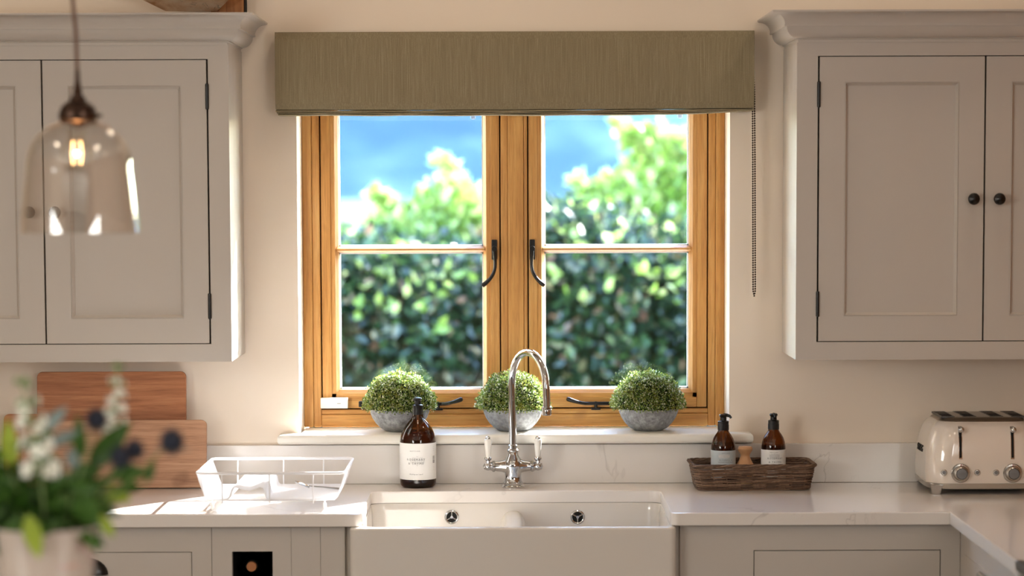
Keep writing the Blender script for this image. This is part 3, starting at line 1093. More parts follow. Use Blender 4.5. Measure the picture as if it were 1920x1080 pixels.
for k in range(5):
    m = MB().lathe([(.022, 0), (.022, .02), (.016, .034), (.014, .034)], (0, 0, 0), 18, axis='X')
    m.move(lambda p: Vector((RX + .02 - p.x, -1.5 - .17 * k + p.y, .84 + p.z)))
    part('control_knob', m, 'steel', ck)

# ------------------------------------------------------------------ chopping boards
def board(name, x0, x1, y0, y1, zt, mat, th, label, yb, tilt_x=0.0):
    """board standing on the worktop, leaning back; yb foot, y1 top"""
    poly = rrect(x0, x1, 0, zt, .014, 5)
    m = MB().prism(poly, 0, th, .002, plane='XZ')
    lean = math.atan2(y1 - yb, zt)
    cx = (x0 + x1) / 2
    def mv(p):
        q = Matrix.Rotation(-lean, 3, 'X') @ Vector((p.x - cx, p.y, p.z))
        return Vector((q.x + cx, q.y + yb, q.z + WZ + .0006 + abs(math.sin(lean)) * th * 0))
    m.move(mv)
    zmin = min(p[2] for p in m.v)
    m.move(lambda p: Vector((p.x, p.y, p.z + WZ + .0004 - zmin)))
    return thing(name, m, mat, label, 'chopping board', 'wooden chopping boards')
yt = -.035
board('chopping_board', ax(70, 740, yt), ax(349, 740, yt), 0, -.036, az(200, 697, yt) - WZ, 'board_wood', .016, 'taller reddish wood chopping board at the back, leaning on wall', -.062)
board('chopping_board', ax(6, 800, -.07), ax(170, 800, -.07), 0, -.062, az(20, 777, -.07) - WZ, 'board_wood', .014, 'mostly hidden wooden chopping board between two others, behind the flowers', -.082)
board('chopping_board', ax(40, 850, -.095), ax(387, 850, -.095), 0, -.085, az(300, 788, -.09) - WZ, 'board_wood_pale', .018, 'lower pale wood chopping board in front, beside the dish rack', -.112)

# ------------------------------------------------------------------ dish rack
rx0_, rx1_, ry0, ry1, rz, rb_ = -.735, -.390, -.56, -.235, 1.001, .938
rk = root('dish_rack', ((rx0_ + rx1_) / 2, (ry0 + ry1) / 2, WZ), 'white wire dish rack on the sunlit worktop left of the sink', 'dish rack')
part('rim', MB().tube([(p[0], p[1], rz) for p in rrect(rx0_, rx1_, ry0, ry1, .02, 5)], .0034, 8, loop=True), 'white_wire', rk)
def rx_at(px): return ax(px, 930, ry0)
prof = [(rx0_, rz), (rx0_ + .006, rz - .02), (rx0_ + .019, rb_ + .006), (rx0_ + .025, rb_), (rx_at(425), rb_), (rx_at(430), rb_ + .006), (rx_at(433), rb_ + .022), (rx_at(437), rb_ + .029),
        (rx_at(444), rb_ + .029), (rx_at(453), rb_ + .024), (rx_at(465), rb_ + .021), (rx_at(478), rb_ + .026), (rx_at(486), rb_ + .030), (rx_at(492), rb_ + .028), (rx_at(496), rb_ + .020), (rx_at(498), rb_ + .006), (rx_at(503), rb_),
        (rx1_ - .025, rb_), (rx1_ - .019, rb_ + .006), (rx1_ - .006, rz - .02), (rx1_, rz)]
m = MB()
NW = 30
for i in range(NW):
    y = ry0 + .012 + (ry1 - ry0 - .024) * i / (NW - 1)
    m.tube([(x, y, z) for x, z in prof], .0017, 6)
part('wire_tray', m, 'white_wire', rk)
for px in (416, 505, 587):
    xx = ax(px, 910, ry0)
    part('upright', MB().tube([(xx, ry0, rz), (xx, ry0 + .004, rb_ - .008)], .0017, 6), 'white_wire', rk)
for px in (446, 532, 607):
    xx = ax(px, 880, ry1)
    part('upright', MB().tube([(xx, ry1, rz), (xx, ry1 - .004, rb_ - .008)], .0017, 6), 'white_wire', rk)
part('base_wire', MB().tube([(p[0], p[1], rb_ - .003) for p in rrect(rx0_ + .04, rx1_ - .04, ry0 + .03, ry1 - .03, .02, 4)], .0022, 6, loop=True), 'white_wire', rk)
for xx in (ax(398, 945, ry0 + .03), ax(609, 945, ry0 + .03)):
    for yy in (ry0 + .03, ry1 - .03):
        f = part('foot', MB().tube([(xx, yy, rb_), (xx, yy, WZ + .012)], .0019, 6), 'white_wire', rk)
        part('foot_cap', MB().lathe([(.0026, .018), (.0042, .014), (.0042, .004), (.0034, .0003)][::-1], (xx, yy, WZ), 10), 'white_plastic', f)
# spoon in the rack
sb = at(566, 909, -.38)
sp = root('teaspoon', (sb.x, -.38, rb_ + .003), 'small chrome spoon lying in the white dish rack', 'spoon')
m = MB()
loops = []
for i in range(9):
    u = i / 8
    w = .012 * math.sin(math.pi * (u * .94 + .03)) ** .8 + .0012
    xx = sb.x - .016 + .034 * u
    zz = rb_ + .012 + (1 - u) * .012
    loops.append([(xx, -.38 - w, zz), (xx, -.38 - w * .5, zz - .004), (xx, -.38, zz - .0055), (xx, -.38 + w * .5, zz - .004), (xx, -.38 + w, zz),
                  (xx, -.38 + w * .5, zz - .003), (xx, -.38, zz - .0045), (xx, -.38 - w * .5, zz - .003)])
m.loft(loops)
part('bowl', m, 'chrome', sp)
part('stem', MB().tube([(sb.x + .016, -.38, rb_ + .012), (sb.x + .05, -.378, rb_ + .009), (sb.x + .095, -.376, rb_ + .004)], [.0015, .0018, .003], 6), 'chrome', sp)

# ------------------------------------------------------------------ tap
tc = at(962, 912, -.10)
TX, TY = tc.x, -.10
tp = root('kitchen_tap', (TX, TY, WZ), 'chrome swan-neck mixer tap with white ceramic levers behind the sink', 'tap')
m = MB().lathe([(.0285, 0), (.029, .003), (.0275, .006), (.0245, .008), (.0255, .012), (.0215, .017), (.0205, .028), (.0215, .040), (.0245, .050), (.0245, .060), (.0195, .072), (.0135, .082), (.0125, .088), (.0145, .091), (.0145, .094), (.0115, .097), (.0115, .106), (.0095, .108)], (TX, TY, WZ), 36)
AZ = WZ + .053
m.lathe([(.004, -.074), (.008, -.073), (.0095, -.058), (.0115, -.053), (.0142, -.051), (.0142, -.046), (.0118, -.044), (.0138, -.028), (.019, -.014), (.0235, 0), (.019, .014), (.0138, .028), (.0118, .044), (.0142, .046), (.0142, .051), (.0115, .053), (.0095, .058), (.008, .073), (.004, .074)], (TX, TY, AZ), 28, axis='X')
part('body', m, 'chrome', tp)
th = math.atan2(-.15, .085)
rad = .086
pts = [(TX, TY, WZ + .10), (TX - .001, TY, WZ + .18), (TX - .003, TY, 1.17)]
for i in range(1, 17):
    a = math.pi * i / 16
    s_ = rad * (1 - math.cos(a))
    pts.append((TX - .003 + s_ * math.cos(th), TY + s_ * math.sin(th), 1.17 + rad * math.sin(a) * 1.0))
e = pts[-1]
pts += [(e[0] + .001, e[1], e[2] - .03), (e[0] + .001, e[1], e[2] - .06)]
sp_ = part('spout', MB().tube(pts, [.0092] * len(pts), 18), 'chrome', tp)
m = MB().lathe([(.0095, 0), (.0128, -.001), (.0128, -.006), (.0112, -.008), (.0118, -.011), (.0118, -.02), (.0095, -.022), (.008, -.022)], (e[0] + .001, e[1], e[2] - .042), 24)
part('nozzle', m, 'chrome', sp_)
for s in (-1, 1):
    hx = TX + s * .0625
    m = MB().sphere((hx, TY - .002, AZ), .0105, 18, 12)
    m.lathe([(.006, .006), (.0052, .014), (.0095, .018), (.0095, .021), (.007, .024)], (hx, TY - .002, AZ), 20)
    m.sphere((hx + s * .0085, TY - .002, AZ), .0045, 10, 8)
    lv = part('lever_mount', m, 'chrome', tp)
    part('ceramic_lever', MB().lathe([(.0058, .023), (.0068, .03), (.0088, .052), (.0094, .062), (.0088, .067), (.006, .069)], (hx, TY - .002, AZ), 20), 'ceramic', lv)
    part('finial', MB().lathe([(.006, .0685), (.0064, .0705), (.0058, .0735), (.003, .0758), (.0005, .0765)], (hx, TY - .002, AZ), 16), 'chrome', lv)

# ------------------------------------------------------------------ amber bottles
def curved_label(r, z0, z1, a0, a1, n=28, th=.0003):
    lo = []
    for i in range(n + 1):
        a = a0 + (a1 - a0) * i / n
        lo.append([((r + q) * math.sin(a), -(r + q) * math.cos(a), z) for q, z in ((0, z0), (th, z0), (th, z1), (0, z1))])
    return MB().loft(lo)
def amber_bottle(name, loc, prof, liquid, label_z, label_r, paper, lines, pump, label, rz, sprig=None, barcode=False):
    """profile in local coordinates; lines (text, size, z, spacing, ink, angle)"""
    t = root(name, loc, label, 'bottle', 'amber pump bottles', rz=rz)
    part('glass', MB().lathe(prof, seg=40), 'amber_glass', t, True)
    part('liquid', MB().lathe(liquid, seg=32), 'amber_liquid', t, True)
    z0, z1 = label_z
    lb = part('paper_label', curved_label(label_r, z0, z1, -2.55, 2.55, 48), paper, t, True)
    for body, size, z, space, ink, ang, shear in lines:
        tm = wrap(text_mb(body, size, space, shear=shear), label_r + .0006, z, ang)
        part('lettering', tm, ink, lb, True)
    if sprig:
        m = MB()
        for k in range(7):
            xx = (k - 3) * sprig[1] / 3.5
            hh = sprig[2] * (1 - abs(k - 3) * .12) * (.8 + .2 * (k % 2))
            m.box(xx - .00025, xx + .00025, -.0001, .0001, -hh, hh)
            for q in range(5):
                zz = -hh + 2 * hh * (q + .5) / 5
                for s in (-1, 1):
                    m.add([(xx, 0, zz), (xx + s * .0016, 0, zz + .0012), (xx + s * .003, 0, zz + .004), (xx + s * .0008, 0, zz + .0022)], [(0, 1, 2, 3)])
        part('sprig_print', wrap(m, label_r + .00045, sprig[0], 0.0), 'ink_pale', lb, True)
    if barcode:
        m = MB()
        zz = z0 + (z1 - z0) * .45
        for k in range(16):
            w = random.choice((.0004, .0007, .001))
            m.box(-.004, .004, -.0001, .0001, zz, zz + w)
            zz += w + random.choice((.0005, .0008))
        part('barcode_print', wrap(m, label_r + .0006, 0, 1.05), 'ink', lb, True)
        m = MB()
        for k, (aa, ww) in enumerate(((.9, .7), (.84, .8), (.79, .6), (.33, .8), (.27, .5))):
            zz = z0 + (z1 - z0) * aa
            m.box(-.005 * ww, .005 * ww, -.0001, .0001, zz, zz + .0007)
        part('small_print', wrap(m, label_r + .0006, 0, 1.05), 'ink_pale', lb, True)
        m = MB()
        for k in range(7):
            zz = z0 + (z1 - z0) * (.4 + .045 * k)
            m.box(-.004, .004, -.0001, .0001, zz, zz + .0006)
        part('small_print', wrap(m, label_r + .0006, 0, -1.25), 'ink_pale', lb, True)
    zt = prof[-1][1]
    pr, ph, nz, ns = pump
    m = MB().lathe([(pr * .97, -.004), (pr, -.003), (pr, ph * .55), (pr * .96, ph * .56), (pr * .97, ph), (pr * .85, ph + .001), (.0080, ph + .002), (.0078, ph + nz), (.004, ph + nz)], (0, 0, zt), 28)
    pm = part('pump_collar', m, 'black_plastic', t, True)
    top = zt + ph + nz
    h = MB().lathe([(.0075, -.002), (.0098, .0015), (.0105, .004), (.009, .0065), (.003, .0078)], (0, 0, top), 20)
    h.tube([(0, 0, top + .0035), (.012 * ns[0], .012 * ns[1], top + .0042), (.021 * ns[0], .021 * ns[1], top + .002), (.026 * ns[0], .026 * ns[1], top - .003)], [.0055, .0045, .0036, .0028], 10)
    part('pump_head', h, 'black_plastic', pm, True)
    part('dip_tube', MB().tube([(0, 0, zt), (.003, 0, .02)], .0028, 8), 'white_plastic', t, True)
    return t
c = at(784, 910, -.078)
H = .219
prof = [(.030, 0), (.040, .0008), (.0445, .006), (.0455, .014), (.0455, .108), (.0452, .116), (.0438, .126), (.0408, .136), (.036, .147), (.0295, .157), (.0225, .1655), (.0165, .1715), (.0136, .178), (.0132, .186)]
liq = [(.0380, .004), (.0425, .008), (.0440, .016), (.0440, .112), (.0425, .126), (.0392, .137), (.0368, .142), (.0005, .142)]
amber_bottle('dish_soap_bottle', (c.x, -.078, WZ), prof, liq, (.0215, .113), .0457, 'paper_white',
             [('NEPTUNE', .0040, .094, 1.7, 'ink', -.13, 0), ('ROSEMARY', .0072, .0725, 1.45, 'ink', -.08, 0), ('& THYME', .0072, .0630, 1.45, 'ink', -.08, 0), ('Washing up Liquid', .0042, .036, 1.1, 'ink', -.08, .3)],
             (.0135, .020, .012, (-.3, .95)), 'tall amber pump bottle with white label standing left of the tap', 0.0, (.068, .019, .013), True)

def scaled(p, k, kz): return [(r * k, z * kz) for r, z in p]
BKZ = WZ + .0065
prof2 = [(.022, 0), (.028, .0008), (.0300, .005), (.0305, .012), (.0305, .089), (.0301, .096), (.0285, .106), (.025, .1165), (.020, .125), (.0158, .1305), (.0135, .135), (.013, .141)]
liq2 = [(.027, .004), (.029, .008), (.029, .083), (.0275, .0975), (.0005, .0975)]
cl = at(1356, 870, -.11)
cr = at(1450, 870, -.095)
amber_bottle('hand_wash_bottle', (cl.x, -.11, BKZ), prof2, liq2, (.018, .0875), .0307, 'paper_blue',
             [('NEPTUNE', .0034, .0815, 1.6, 'ink', .15, 0), ('BLUEBELL &', .0046, .0640, 1.5, 'ink', .15, 0), ('HONEYSUCKLE', .0046, .0585, 1.3, 'ink', .15, 0)],
             (.0142, .018, .011, (.75, -.2)), 'small amber pump bottle with pale blue label in the wicker basket', 0.0, (.072, .014, .006))
amber_bottle('hand_wash_bottle', (cr.x, -.095, BKZ), prof2, liq2, (.018, .0875), .0307, 'paper_white',
             [('NEPTUNE', .0034, .0815, 1.6, 'ink', -.05, 0), ('ROSEMARY', .0062, .0660, 1.4, 'ink', .05, 0), ('& THYME', .0062, .0570, 1.4, 'ink', .05, 0)],
             (.0142, .018, .011, (.1, -.75)), 'small amber pump bottle with white label in the wicker basket', 0.0, (.071, .012, .007))

# ------------------------------------------------------------------ wicker basket and brush
BW, BD, BH = .300, .162, .063
bk_c = at(1409, 915, -.115)
bk = root('wicker_basket', (bk_c.x - .001, -.118, WZ), 'dark wicker tray basket holding two amber bottles and a brush', 'basket', rz=R(1.5))
def ring_pt(u, z, off=0.0):
    """point on the flared rounded rectangle of the basket wall; u in 0..1"""
    k = z / BH
    hw, hd = BW / 2 - .012 * (1 - k) + off, BD / 2 - .010 * (1 - k) + off
    r = .022
    straight = [2 * (hd - r), 2 * (hw - r), 2 * (hd - r), 2 * (hw - r)]
    arcL = math.pi * r / 2
    per = sum(straight) + 4 * arcL
    s = (u % 1.0) * per
    corners = [((hw - r, hd - r), 0), ((-hw + r, hd - r), 90), ((-hw + r, -hd + r), 180), ((hw - r, -hd + r), 270)]
    for q in range(4):
        (cx, cy), a0 = corners[q]
        L = straight[q]
        d = Vector((math.cos(R(a0 + 90)), math.sin(R(a0 + 90))))
        n = Vector((math.cos(R(a0)), math.sin(R(a0))))
        if s < L:
            # straight side before this corner
            base = Vector((cx, cy)) + n * r - d * L
            p = base + d * s
            return Vector((p.x, p.y, z))
        s -= L
        if s < arcL:
            a = R(a0) + s / r
            return Vector((cx + r * math.cos(a), cy + r * math.sin(a), z))
        s -= arcL
    return Vector((hw, 0, z))
m = MB()
NS = 26
rows = 18
for i in range(rows):
    z0 = .004 + (BH - .010) * i / (rows - 1)
    u = random.random()
    end = u + 1.0
    while u < end - .02:
        L = random.uniform(.12, .30)
        pts, n = [], max(6, int(L * 90))
        zz = random.uniform(-.0016, .0016)
        dz = random.uniform(-.005, .005)
        for k in range(n + 1):
            q = u + L * k / n
            ph = math.sin(q * NS * math.pi + (i % 2) * math.pi)
            z = min(BH - .001, max(.0025, z0 + zz + dz * (k / n - .5)))
            pts.append(ring_pt(q, z, ph * .0018))
        m.tube(pts, [random.uniform(.0019, .0026)] * (n + 1), 6)
        u += L * .93
part('weave', m, 'wicker', bk, True)
m = MB()
for k in range(NS):
    u = k / NS
    m.tube([ring_pt(u, .002), ring_pt(u, BH * .5), ring_pt(u, BH - .001)], .0016, 6)
part('stakes', m, 'wicker', bk, True)
m = MB()
for s in range(4):
    pts = []
    for k in range(121):
        q = k / 120
        a = q * 2 * math.pi * 13 + s * math.pi / 2
        pts.append(ring_pt(q, BH + .0025 * math.sin(a) - .001, .0032 * math.cos(a) + .001))
    m.tube(pts[:-1], .0023, 6, loop=True)
part('braided_rim', m, 'wicker', bk, True)
m = MB().prism(rrect(-BW / 2 + .014, BW / 2 - .014, -BD / 2 + .012, BD / 2 - .012, .02, 5), .0006, .0060)
part('base', m, 'wicker', bk, True)

bc = at(1397, 876, -.105)
br = root('scrubbing_brush', (bc.x, -.105, BKZ), 'round wooden brush with knob handle between the two basket bottles', 'brush')
z_ = az(1397, 836, -.105) - BKZ
pf = [(.022, .018), (.0235, .022), (.0235, .030), (.0205, z_ - .045), (.0155, z_ - .036), (.0118, z_ - .027), (.0115, z_ - .023), (.0145, z_ - .017), (.0182, z_ - .011), (.0190, z_ - .007), (.0165, z_ - .0015), (.004, z_), (.0005, z_)]
part('handle', MB().lathe(pf, (bc.x, -.105, BKZ), 28), 'brush_wood', br)
part('bristles', MB().lathe([(.0225, .0006), (.0205, .010), (.021, .0185)], (bc.x, -.105, BKZ), 24), 'bristle', br)

# ------------------------------------------------------------------ toaster
tcx, ty0, ty1 = ax(1850, 870, -.285), -.290, -.030
tcy = (ty0 + ty1) / 2
ts = root('toaster', (tcx, tcy, WZ), 'cream four-slot retro toaster with chrome base in the worktop corner', 'toaster')
HW, HD = tcx - ax(1740, 900, -.285), (ty1 - ty0) / 2
def tloop(z, sx, sy, r, n=8):
    return [(tcx + p[0], tcy + p[1], WZ + z) for p in rrect(-HW + sx, HW - sx, -HD + sy, HD - sy, r, n)]
body = [(.027, .003, .003, .054), (.034, .001, .001, .056), (.052, 0, 0, .057), (.08, .001, .0008, .057), (.11, .004, .003, .057), (.135, .009, .007, .056), (.152, .0145, .0125, .055), (.163, .020, .0175, .053), (.1705, .026, .0235, .051), (.1755, .034, .032, .048)]
part('shell', MB().loft([tloop(*b_) for b_ in body], True, False), 'toaster_enamel', ts, sharp=60)
top = [(.1755, .034, .032, .048), (.1785, .036, .034, .046), (.1825, .041, .040, .043), (.1850, .050, .048, .04), (.1862, .07, .062, .03)]
tpn = part('top_plate', MB().loft([tloop(*b_) for b_ in top], False, True), 'top_steel', ts, sharp=60)
m = MB().loft([tloop(.012, .008, .008, .050), tloop(.0145, .003, .003, .054), tloop(.0265, .001, .001, .056), tloop(.0275, .003, .003, .054)], True, True)
bs = part('chrome_base', m, 'steel', ts, sharp=40)
for sx in (-1, 1):
    for sy in (-1, 1):
        fx, fy = tcx + sx * (HW - .022), tcy + sy * (HD - .018)
        lo = [[(fx + a * w, fy + b_ * w, WZ + z) for a, b_ in ((-1, -1), (1, -1), (1, 1), (-1, 1))] for z, w in ((.0003, .0085), (.002, .0092), (.016, .0120), (.0235, .0155))]
        part('foot', MB().loft(lo), 'chrome', bs, sharp=50)
for ox in (-.086, -.033, .033, .086):
    cx_ = tcx + ox
    zt = WZ + .1860
    m = MB().framed(cx_ - .0165, cx_ + .0165, tcy - .072, tcy + .072, zt - .004, zt + .0008, [(cx_ - .0135, cx_ + .0135, tcy - .069, tcy + .069)])
    m.move(lambda p: Vector((p.x, p.z, p.y)))
    sl = part('slot', m, 'dark_steel', ts)
    part('slot_dark', MB().box(cx_ - .0137, cx_ + .0137, tcy - .0695, tcy + .0695, zt - .003, zt + .0003), 'dark_void', sl)
    for j in range(3):
        part('slot_wire', MB().tube([(cx_ - .0135, tcy + .005 + .022 * j, zt + .0006), (cx_ + .0135, tcy + .005 + .022 * j, zt + .0006)], .0009, 5), 'chrome', sl)
def fy_at(z):
    """y of the toaster's front face at height z"""
    for (z0, _, a, _), (z1, _, b_, _) in zip(body[:-1], body[1:]):
        if z0 <= z <= z1:
            return ty0 + a + (b_ - a) * (z - z0) / (z1 - z0)
    return ty0
for px in (1801, 1898.5):
    yy = ty0
    c = at(px, 887, yy)
    kz = c.z
    r0 = ax(px + 18, 887, yy) - c.x
    yf = fy_at(kz - WZ)
    def ylathe(prof, x, z, y): 
        return MB().lathe(prof, (0, 0, 0), 32, axis='Y').move(lambda p: Vector((x + p.x, y - p.y, z + p.z)))
    dial = part('dial', ylathe([(r0, -.002), (r0, .003), (r0 * .93, .005), (r0 * .80, .0055), (r0 * .70, .012), (r0 * .66, .019), (r0 * .60, .0205), (r0 * .55, .0195)], c.x, kz, yf), 'steel', ts)
    part('stop_button', ylathe([(r0 * .55, .015), (r0 * .55, .0205), (r0 * .50, .0215), (.0005, .0217)], c.x, kz, yf), 'button_grey', dial)
    tm = text_mb('STOP', .0062, 1.05).move(lambda p: Vector((p.x + c.x, yf - .0222, p.z + kz)))
    part('lettering', tm, 'ink', dial)
    part('pointer', MB().box(c.x - .0006, c.x + .0006, yf - .0066, yf - .005, kz + r0 * .82, kz + r0 * .95), 'ink_red', dial)
    for ox in (-31, 31):
        cb = at(px + ox, 886, ty0)
        bt = part('button', ylathe([(.0075, -.001), (.0075, .002), (.0062, .003), (.0058, .0026), (.0004, .0028)], cb.x, cb.z, yf), 'steel', ts)
        part('button_icon', ylathe([(.0045, .0026), (.0045, .0032), (.0004, .0033)], cb.x, cb.z, yf), 'button_grey', bt)
    # lever slot and knob
    zt_, zb_ = az(px, 800, ty0 + .008), az(px, 861, ty0)
    xs_ = c.x
    m = MB()
    n = 10
    lo = []
    for i in range(n + 1):
        z = zb_ + (zt_ - zb_) * i / n
        y = fy_at(z - WZ)
        lo.append([(xs_ - .0043, y - .0008, z), (xs_ + .0043, y - .0008, z), (xs_ + .0043, y + .004, z), (xs_ - .0043, y + .004, z)])
    m.loft(lo)
    ls = part('lever_slot', m, 'chrome', ts)
    lo = []
    for i in range(n + 1):
        z = zb_ + .003 + (zt_ - zb_ - .006) * i / n
        y = fy_at(z - WZ)
        lo.append([(xs_ - .0028, y - .0012, z), (xs_ + .0028, y - .0012, z), (xs_ + .0028, y + .003, z), (xs_ - .0028, y + .003, z)])
    part('slot_dark', MB().loft(lo), 'dark_void', ls)
    kz_ = az(px + 2, 806, ty0)
    ky = fy_at(kz_ - WZ)
    m = MB().tube([(xs_ + .001, ky + .002, kz_), (xs_ + .001, ky - .014, kz_)], .003, 10).sphere((xs_ + .001, ky - .016, kz_), .0075, 18, 12)
    part('lever_knob', m, 'chrome', ts)
# raised lettering on the flank
tm = text_mb('SMEG', .024, 1.5, ext=.0012)
ztx = az(1715, 843, -.2) - WZ
def onflank(p):
    z = ztx + p.z
    sx = 0
    for (z0, a, _, _), (z1, b_, _, _) in zip(body[:-1], body[1:]):
        if z0 <= z <= z1: sx = a + (b_ - a) * (z - z0) / (z1 - z0)
    return Vector((tcx - HW + sx - .0008 + p.y, tcy + .012 - p.x, WZ + z))
part('lettering', tm.move(onflank), 'black_matte', ts)

# ------------------------------------------------------------------ potted plants on the sill
def plant_meshes():
    bowl = MB().lathe([(.030, 0), (.036, .0005), (.049, .008), (.061, .020), (.0705, .035), (.0755, .048), (.0770, .0565), (.0765, .0575), (.0735, .0575), (.070, .048), (.062, .036)], seg=48, cap1=True)
    soil = MB().lathe([(.070, .047), (.05, .051), (.001, .053)], seg=24)
    V, Fc = [], []
    dirs = []
    n = 1150
    for i in range(n):
        ph = math.acos(1 - (i + .5) / n * 0.98)
        th_ = i * 2.399963
        d = Vector((math.sin(ph) * math.cos(th_), math.sin(ph) * math.sin(th_), math.cos(ph)))
        lump = 1 + .055 * math.sin(9 * d.x + 2) * math.sin(8 * d.y + 1) + .03 * math.sin(17 * d.x) * math.sin(19 * d.z + 1) + random.uniform(-.09, .05)
        base = Vector((d.x * .0905, d.y * .0905, .0565 + max(d.z, -.06) * .093)) * 1
        c = Vector((base.x * lump, base.y * lump, .0565 + (base.z - .0565) * lump))
        ax_ = (d + Vector((random.uniform(-.35, .35), random.uniform(-.35, .35), random.uniform(-.1, .4)))).normalized()
        u = ax_.orthogonal().normalized()
        w = ax_.cross(u)
        for k in range(9):
            a = k * 2.4 + random.random()
            rad_ = (.0008 + .0046 * (k / 9)) 
            out = (u * math.cos(a) + w * math.sin(a))
            tip = (ax_ * (1.0 - .08 * k) + out * (.35 + .12 * k)).normalized()
            p0 = c + out * rad_ - ax_ * (.0010 * k)
            ln = random.uniform(.0042, .0066)
            wd = ln * .36
            sd = tip.cross(out).normalized()
            o = len(V)
            V += [p0, p0 + tip * ln * .55 + sd * wd, p0 + tip * ln, p0 + tip * ln * .55 - sd * wd + ax_ * .0004]
            Fc += [(o, o + 1, o + 2), (o, o + 2, o + 3)]
    fol = MB().add(V, Fc)
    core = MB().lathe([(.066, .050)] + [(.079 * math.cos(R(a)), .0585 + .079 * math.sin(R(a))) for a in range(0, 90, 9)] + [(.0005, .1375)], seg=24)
    return bowl, soil, fol, core
bowl, soil, fol, core = plant_meshes()
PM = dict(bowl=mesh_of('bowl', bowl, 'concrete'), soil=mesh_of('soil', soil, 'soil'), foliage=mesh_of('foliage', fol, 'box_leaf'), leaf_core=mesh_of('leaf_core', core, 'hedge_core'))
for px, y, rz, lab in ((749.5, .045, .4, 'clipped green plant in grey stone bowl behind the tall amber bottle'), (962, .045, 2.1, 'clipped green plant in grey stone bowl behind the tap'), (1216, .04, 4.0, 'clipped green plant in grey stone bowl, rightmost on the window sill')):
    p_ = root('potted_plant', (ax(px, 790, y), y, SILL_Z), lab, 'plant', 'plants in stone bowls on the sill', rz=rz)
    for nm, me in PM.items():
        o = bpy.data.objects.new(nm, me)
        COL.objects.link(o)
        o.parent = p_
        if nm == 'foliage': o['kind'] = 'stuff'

# ------------------------------------------------------------------ pendant lamp
PY = -2.1
pc = at(150, 440, PY)
pcx, pz0 = pc.x, az(150, 436, PY)
pr_ = .100
pz1 = az(150, 226, PY)
pl = root('pendant_lamp', (pcx, PY, pz0), 'clear glass bell pendant lamp with glowing bulb, hanging at upper left', 'lamp')
hgt = pz1 - pz0
sh = []
for i in range(19):
    u = i / 18
    if u < .55:
        r = pr_ - .010 * (u / .55) ** 1.2
    else:
        a = (u - .55) / .45
        r = .090 * math.sqrt(max(0, 1 - (a * .955) ** 2.3)) + .0
    sh.append((max(r, .026), pz0 + hgt * u))
part('shade', MB().lathe(sh + [(max(r - .0028, .022), z - (.002 if i > 12 else 0)) for i, (r, z) in list(enumerate(sh))[::-1]], (pcx, PY, 0), 64, False, False), 'lamp_glass', pl, sharp=80)
part('shade_lip', MB().tube([(pcx + pr_ * math.cos(a * math.pi / 32), PY + pr_ * math.sin(a * math.pi / 32), pz0) for a in range(64)], .0011, 6, loop=True), 'lamp_glass', pl)
m = MB().lathe([(.026, -.002), (.031, 0), (.0325, .003), (.0325, .014), (.030, .016), (.029, .022), (.022, .029), (.014, .033), (.013, .040), (.0085, .042), (.0075, .050), (.0045, .066), (.004, .085)], (pcx, PY, pz1), 32)
m.tube([(pcx + .03, PY, pz1 + .008), (pcx + .041, PY, pz1 + .008)], .003, 8)
cp = part('cap', m, 'bronze', pl)
part('lampholder', MB().lathe([(.0125, -.012), (.0125, 0)], (pcx, PY, pz1), 20), 'bronze', cp)
ct = at(135, 0, PY)
part('cord', MB().tube([(pcx - .012 * 0, PY, pz1 + .08), ((pcx + ct.x) / 2 + .002, PY, (pz1 + ct.z) / 2 + .05), (ct.x + .001, PY, ct.z), (ct.x - .006, PY, 2.78)], .0033, 10), 'cord_cloth', pl)
bz = az(145, 288, PY)
m = MB().sphere((pcx - .003, PY, bz), .0285, 28, 16)
m.lathe([(.0135, 0), (.014, .012), (.016, .024)][::-1], (pcx - .003, PY, bz + .018), 24, False, False)
bb = part('bulb', m, 'bulb_glass', pl)
m = MB()
for ox in (-.0088, -.0068, .0068, .0088):
    m.tube([(pcx - .003 + ox * .8, PY, bz + .021), (pcx - .003 + ox, PY + .002, bz), (pcx - .003 + ox * .8, PY, bz - .018)], .0007, 6)
part('filament', m, 'filament', bb)
part('bulb_stem', MB().tube([(pcx - .003, PY, bz + .03), (pcx - .003, PY, bz - .02)], .0018, 8), 'bulb_glass', bb)
part('ceiling_rose', MB().lathe([(.05, 2.765), (.05, 2.775), (.01, 2.7795)], (ct.x - .006, PY, 0), 28), 'bronze', pl)
lp_ = light('pendant_bulb_light', 'POINT', (0, 0, 0), 3.0, (1.0, 0.72, 0.42))
lp_.data.shadow_soft_size = .002
lp_.parent = pl
lp_.location = (-.003, 0, bz - pz0)

# ceiling downlights
for k, (x, y) in enumerate(((-1.5, -.55), (-.2, -.55), (1.05, -.55), (-1.5, -2.6), (0.2, -2.6), (1.2, -2.6))):
    nm = ['far left row over worktop', 'middle row over worktop', 'far right over toaster', 'left row over island', 'middle row over island', 'right row over cooker'][k]
    d = root('ceiling_downlight', (x, y, 2.772), 'small recessed ceiling downlight, ' + nm, 'light', 'ceiling downlights')
    part('bezel', MB().lathe([(.032, 2.774), (.045, 2.773), (.047, 2.777), (.047, 2.7795)], (x, y, 0), 28, False, False), 'steel', d)
    part('lens', MB().lathe([(.033, 2.776), (.0005, 2.776)], (x, y, 0), 24, False, True), 'downlight_glow', d)
    sl_ = light('downlight_beam', 'SPOT', (0, 0, -.004), 7.0, (1.0, 0.82, 0.62))
    sl_.data.spot_size = R(150)
    sl_.data.spot_blend = .6
    sl_.data.shadow_soft_size = .12
    sl_.parent = d

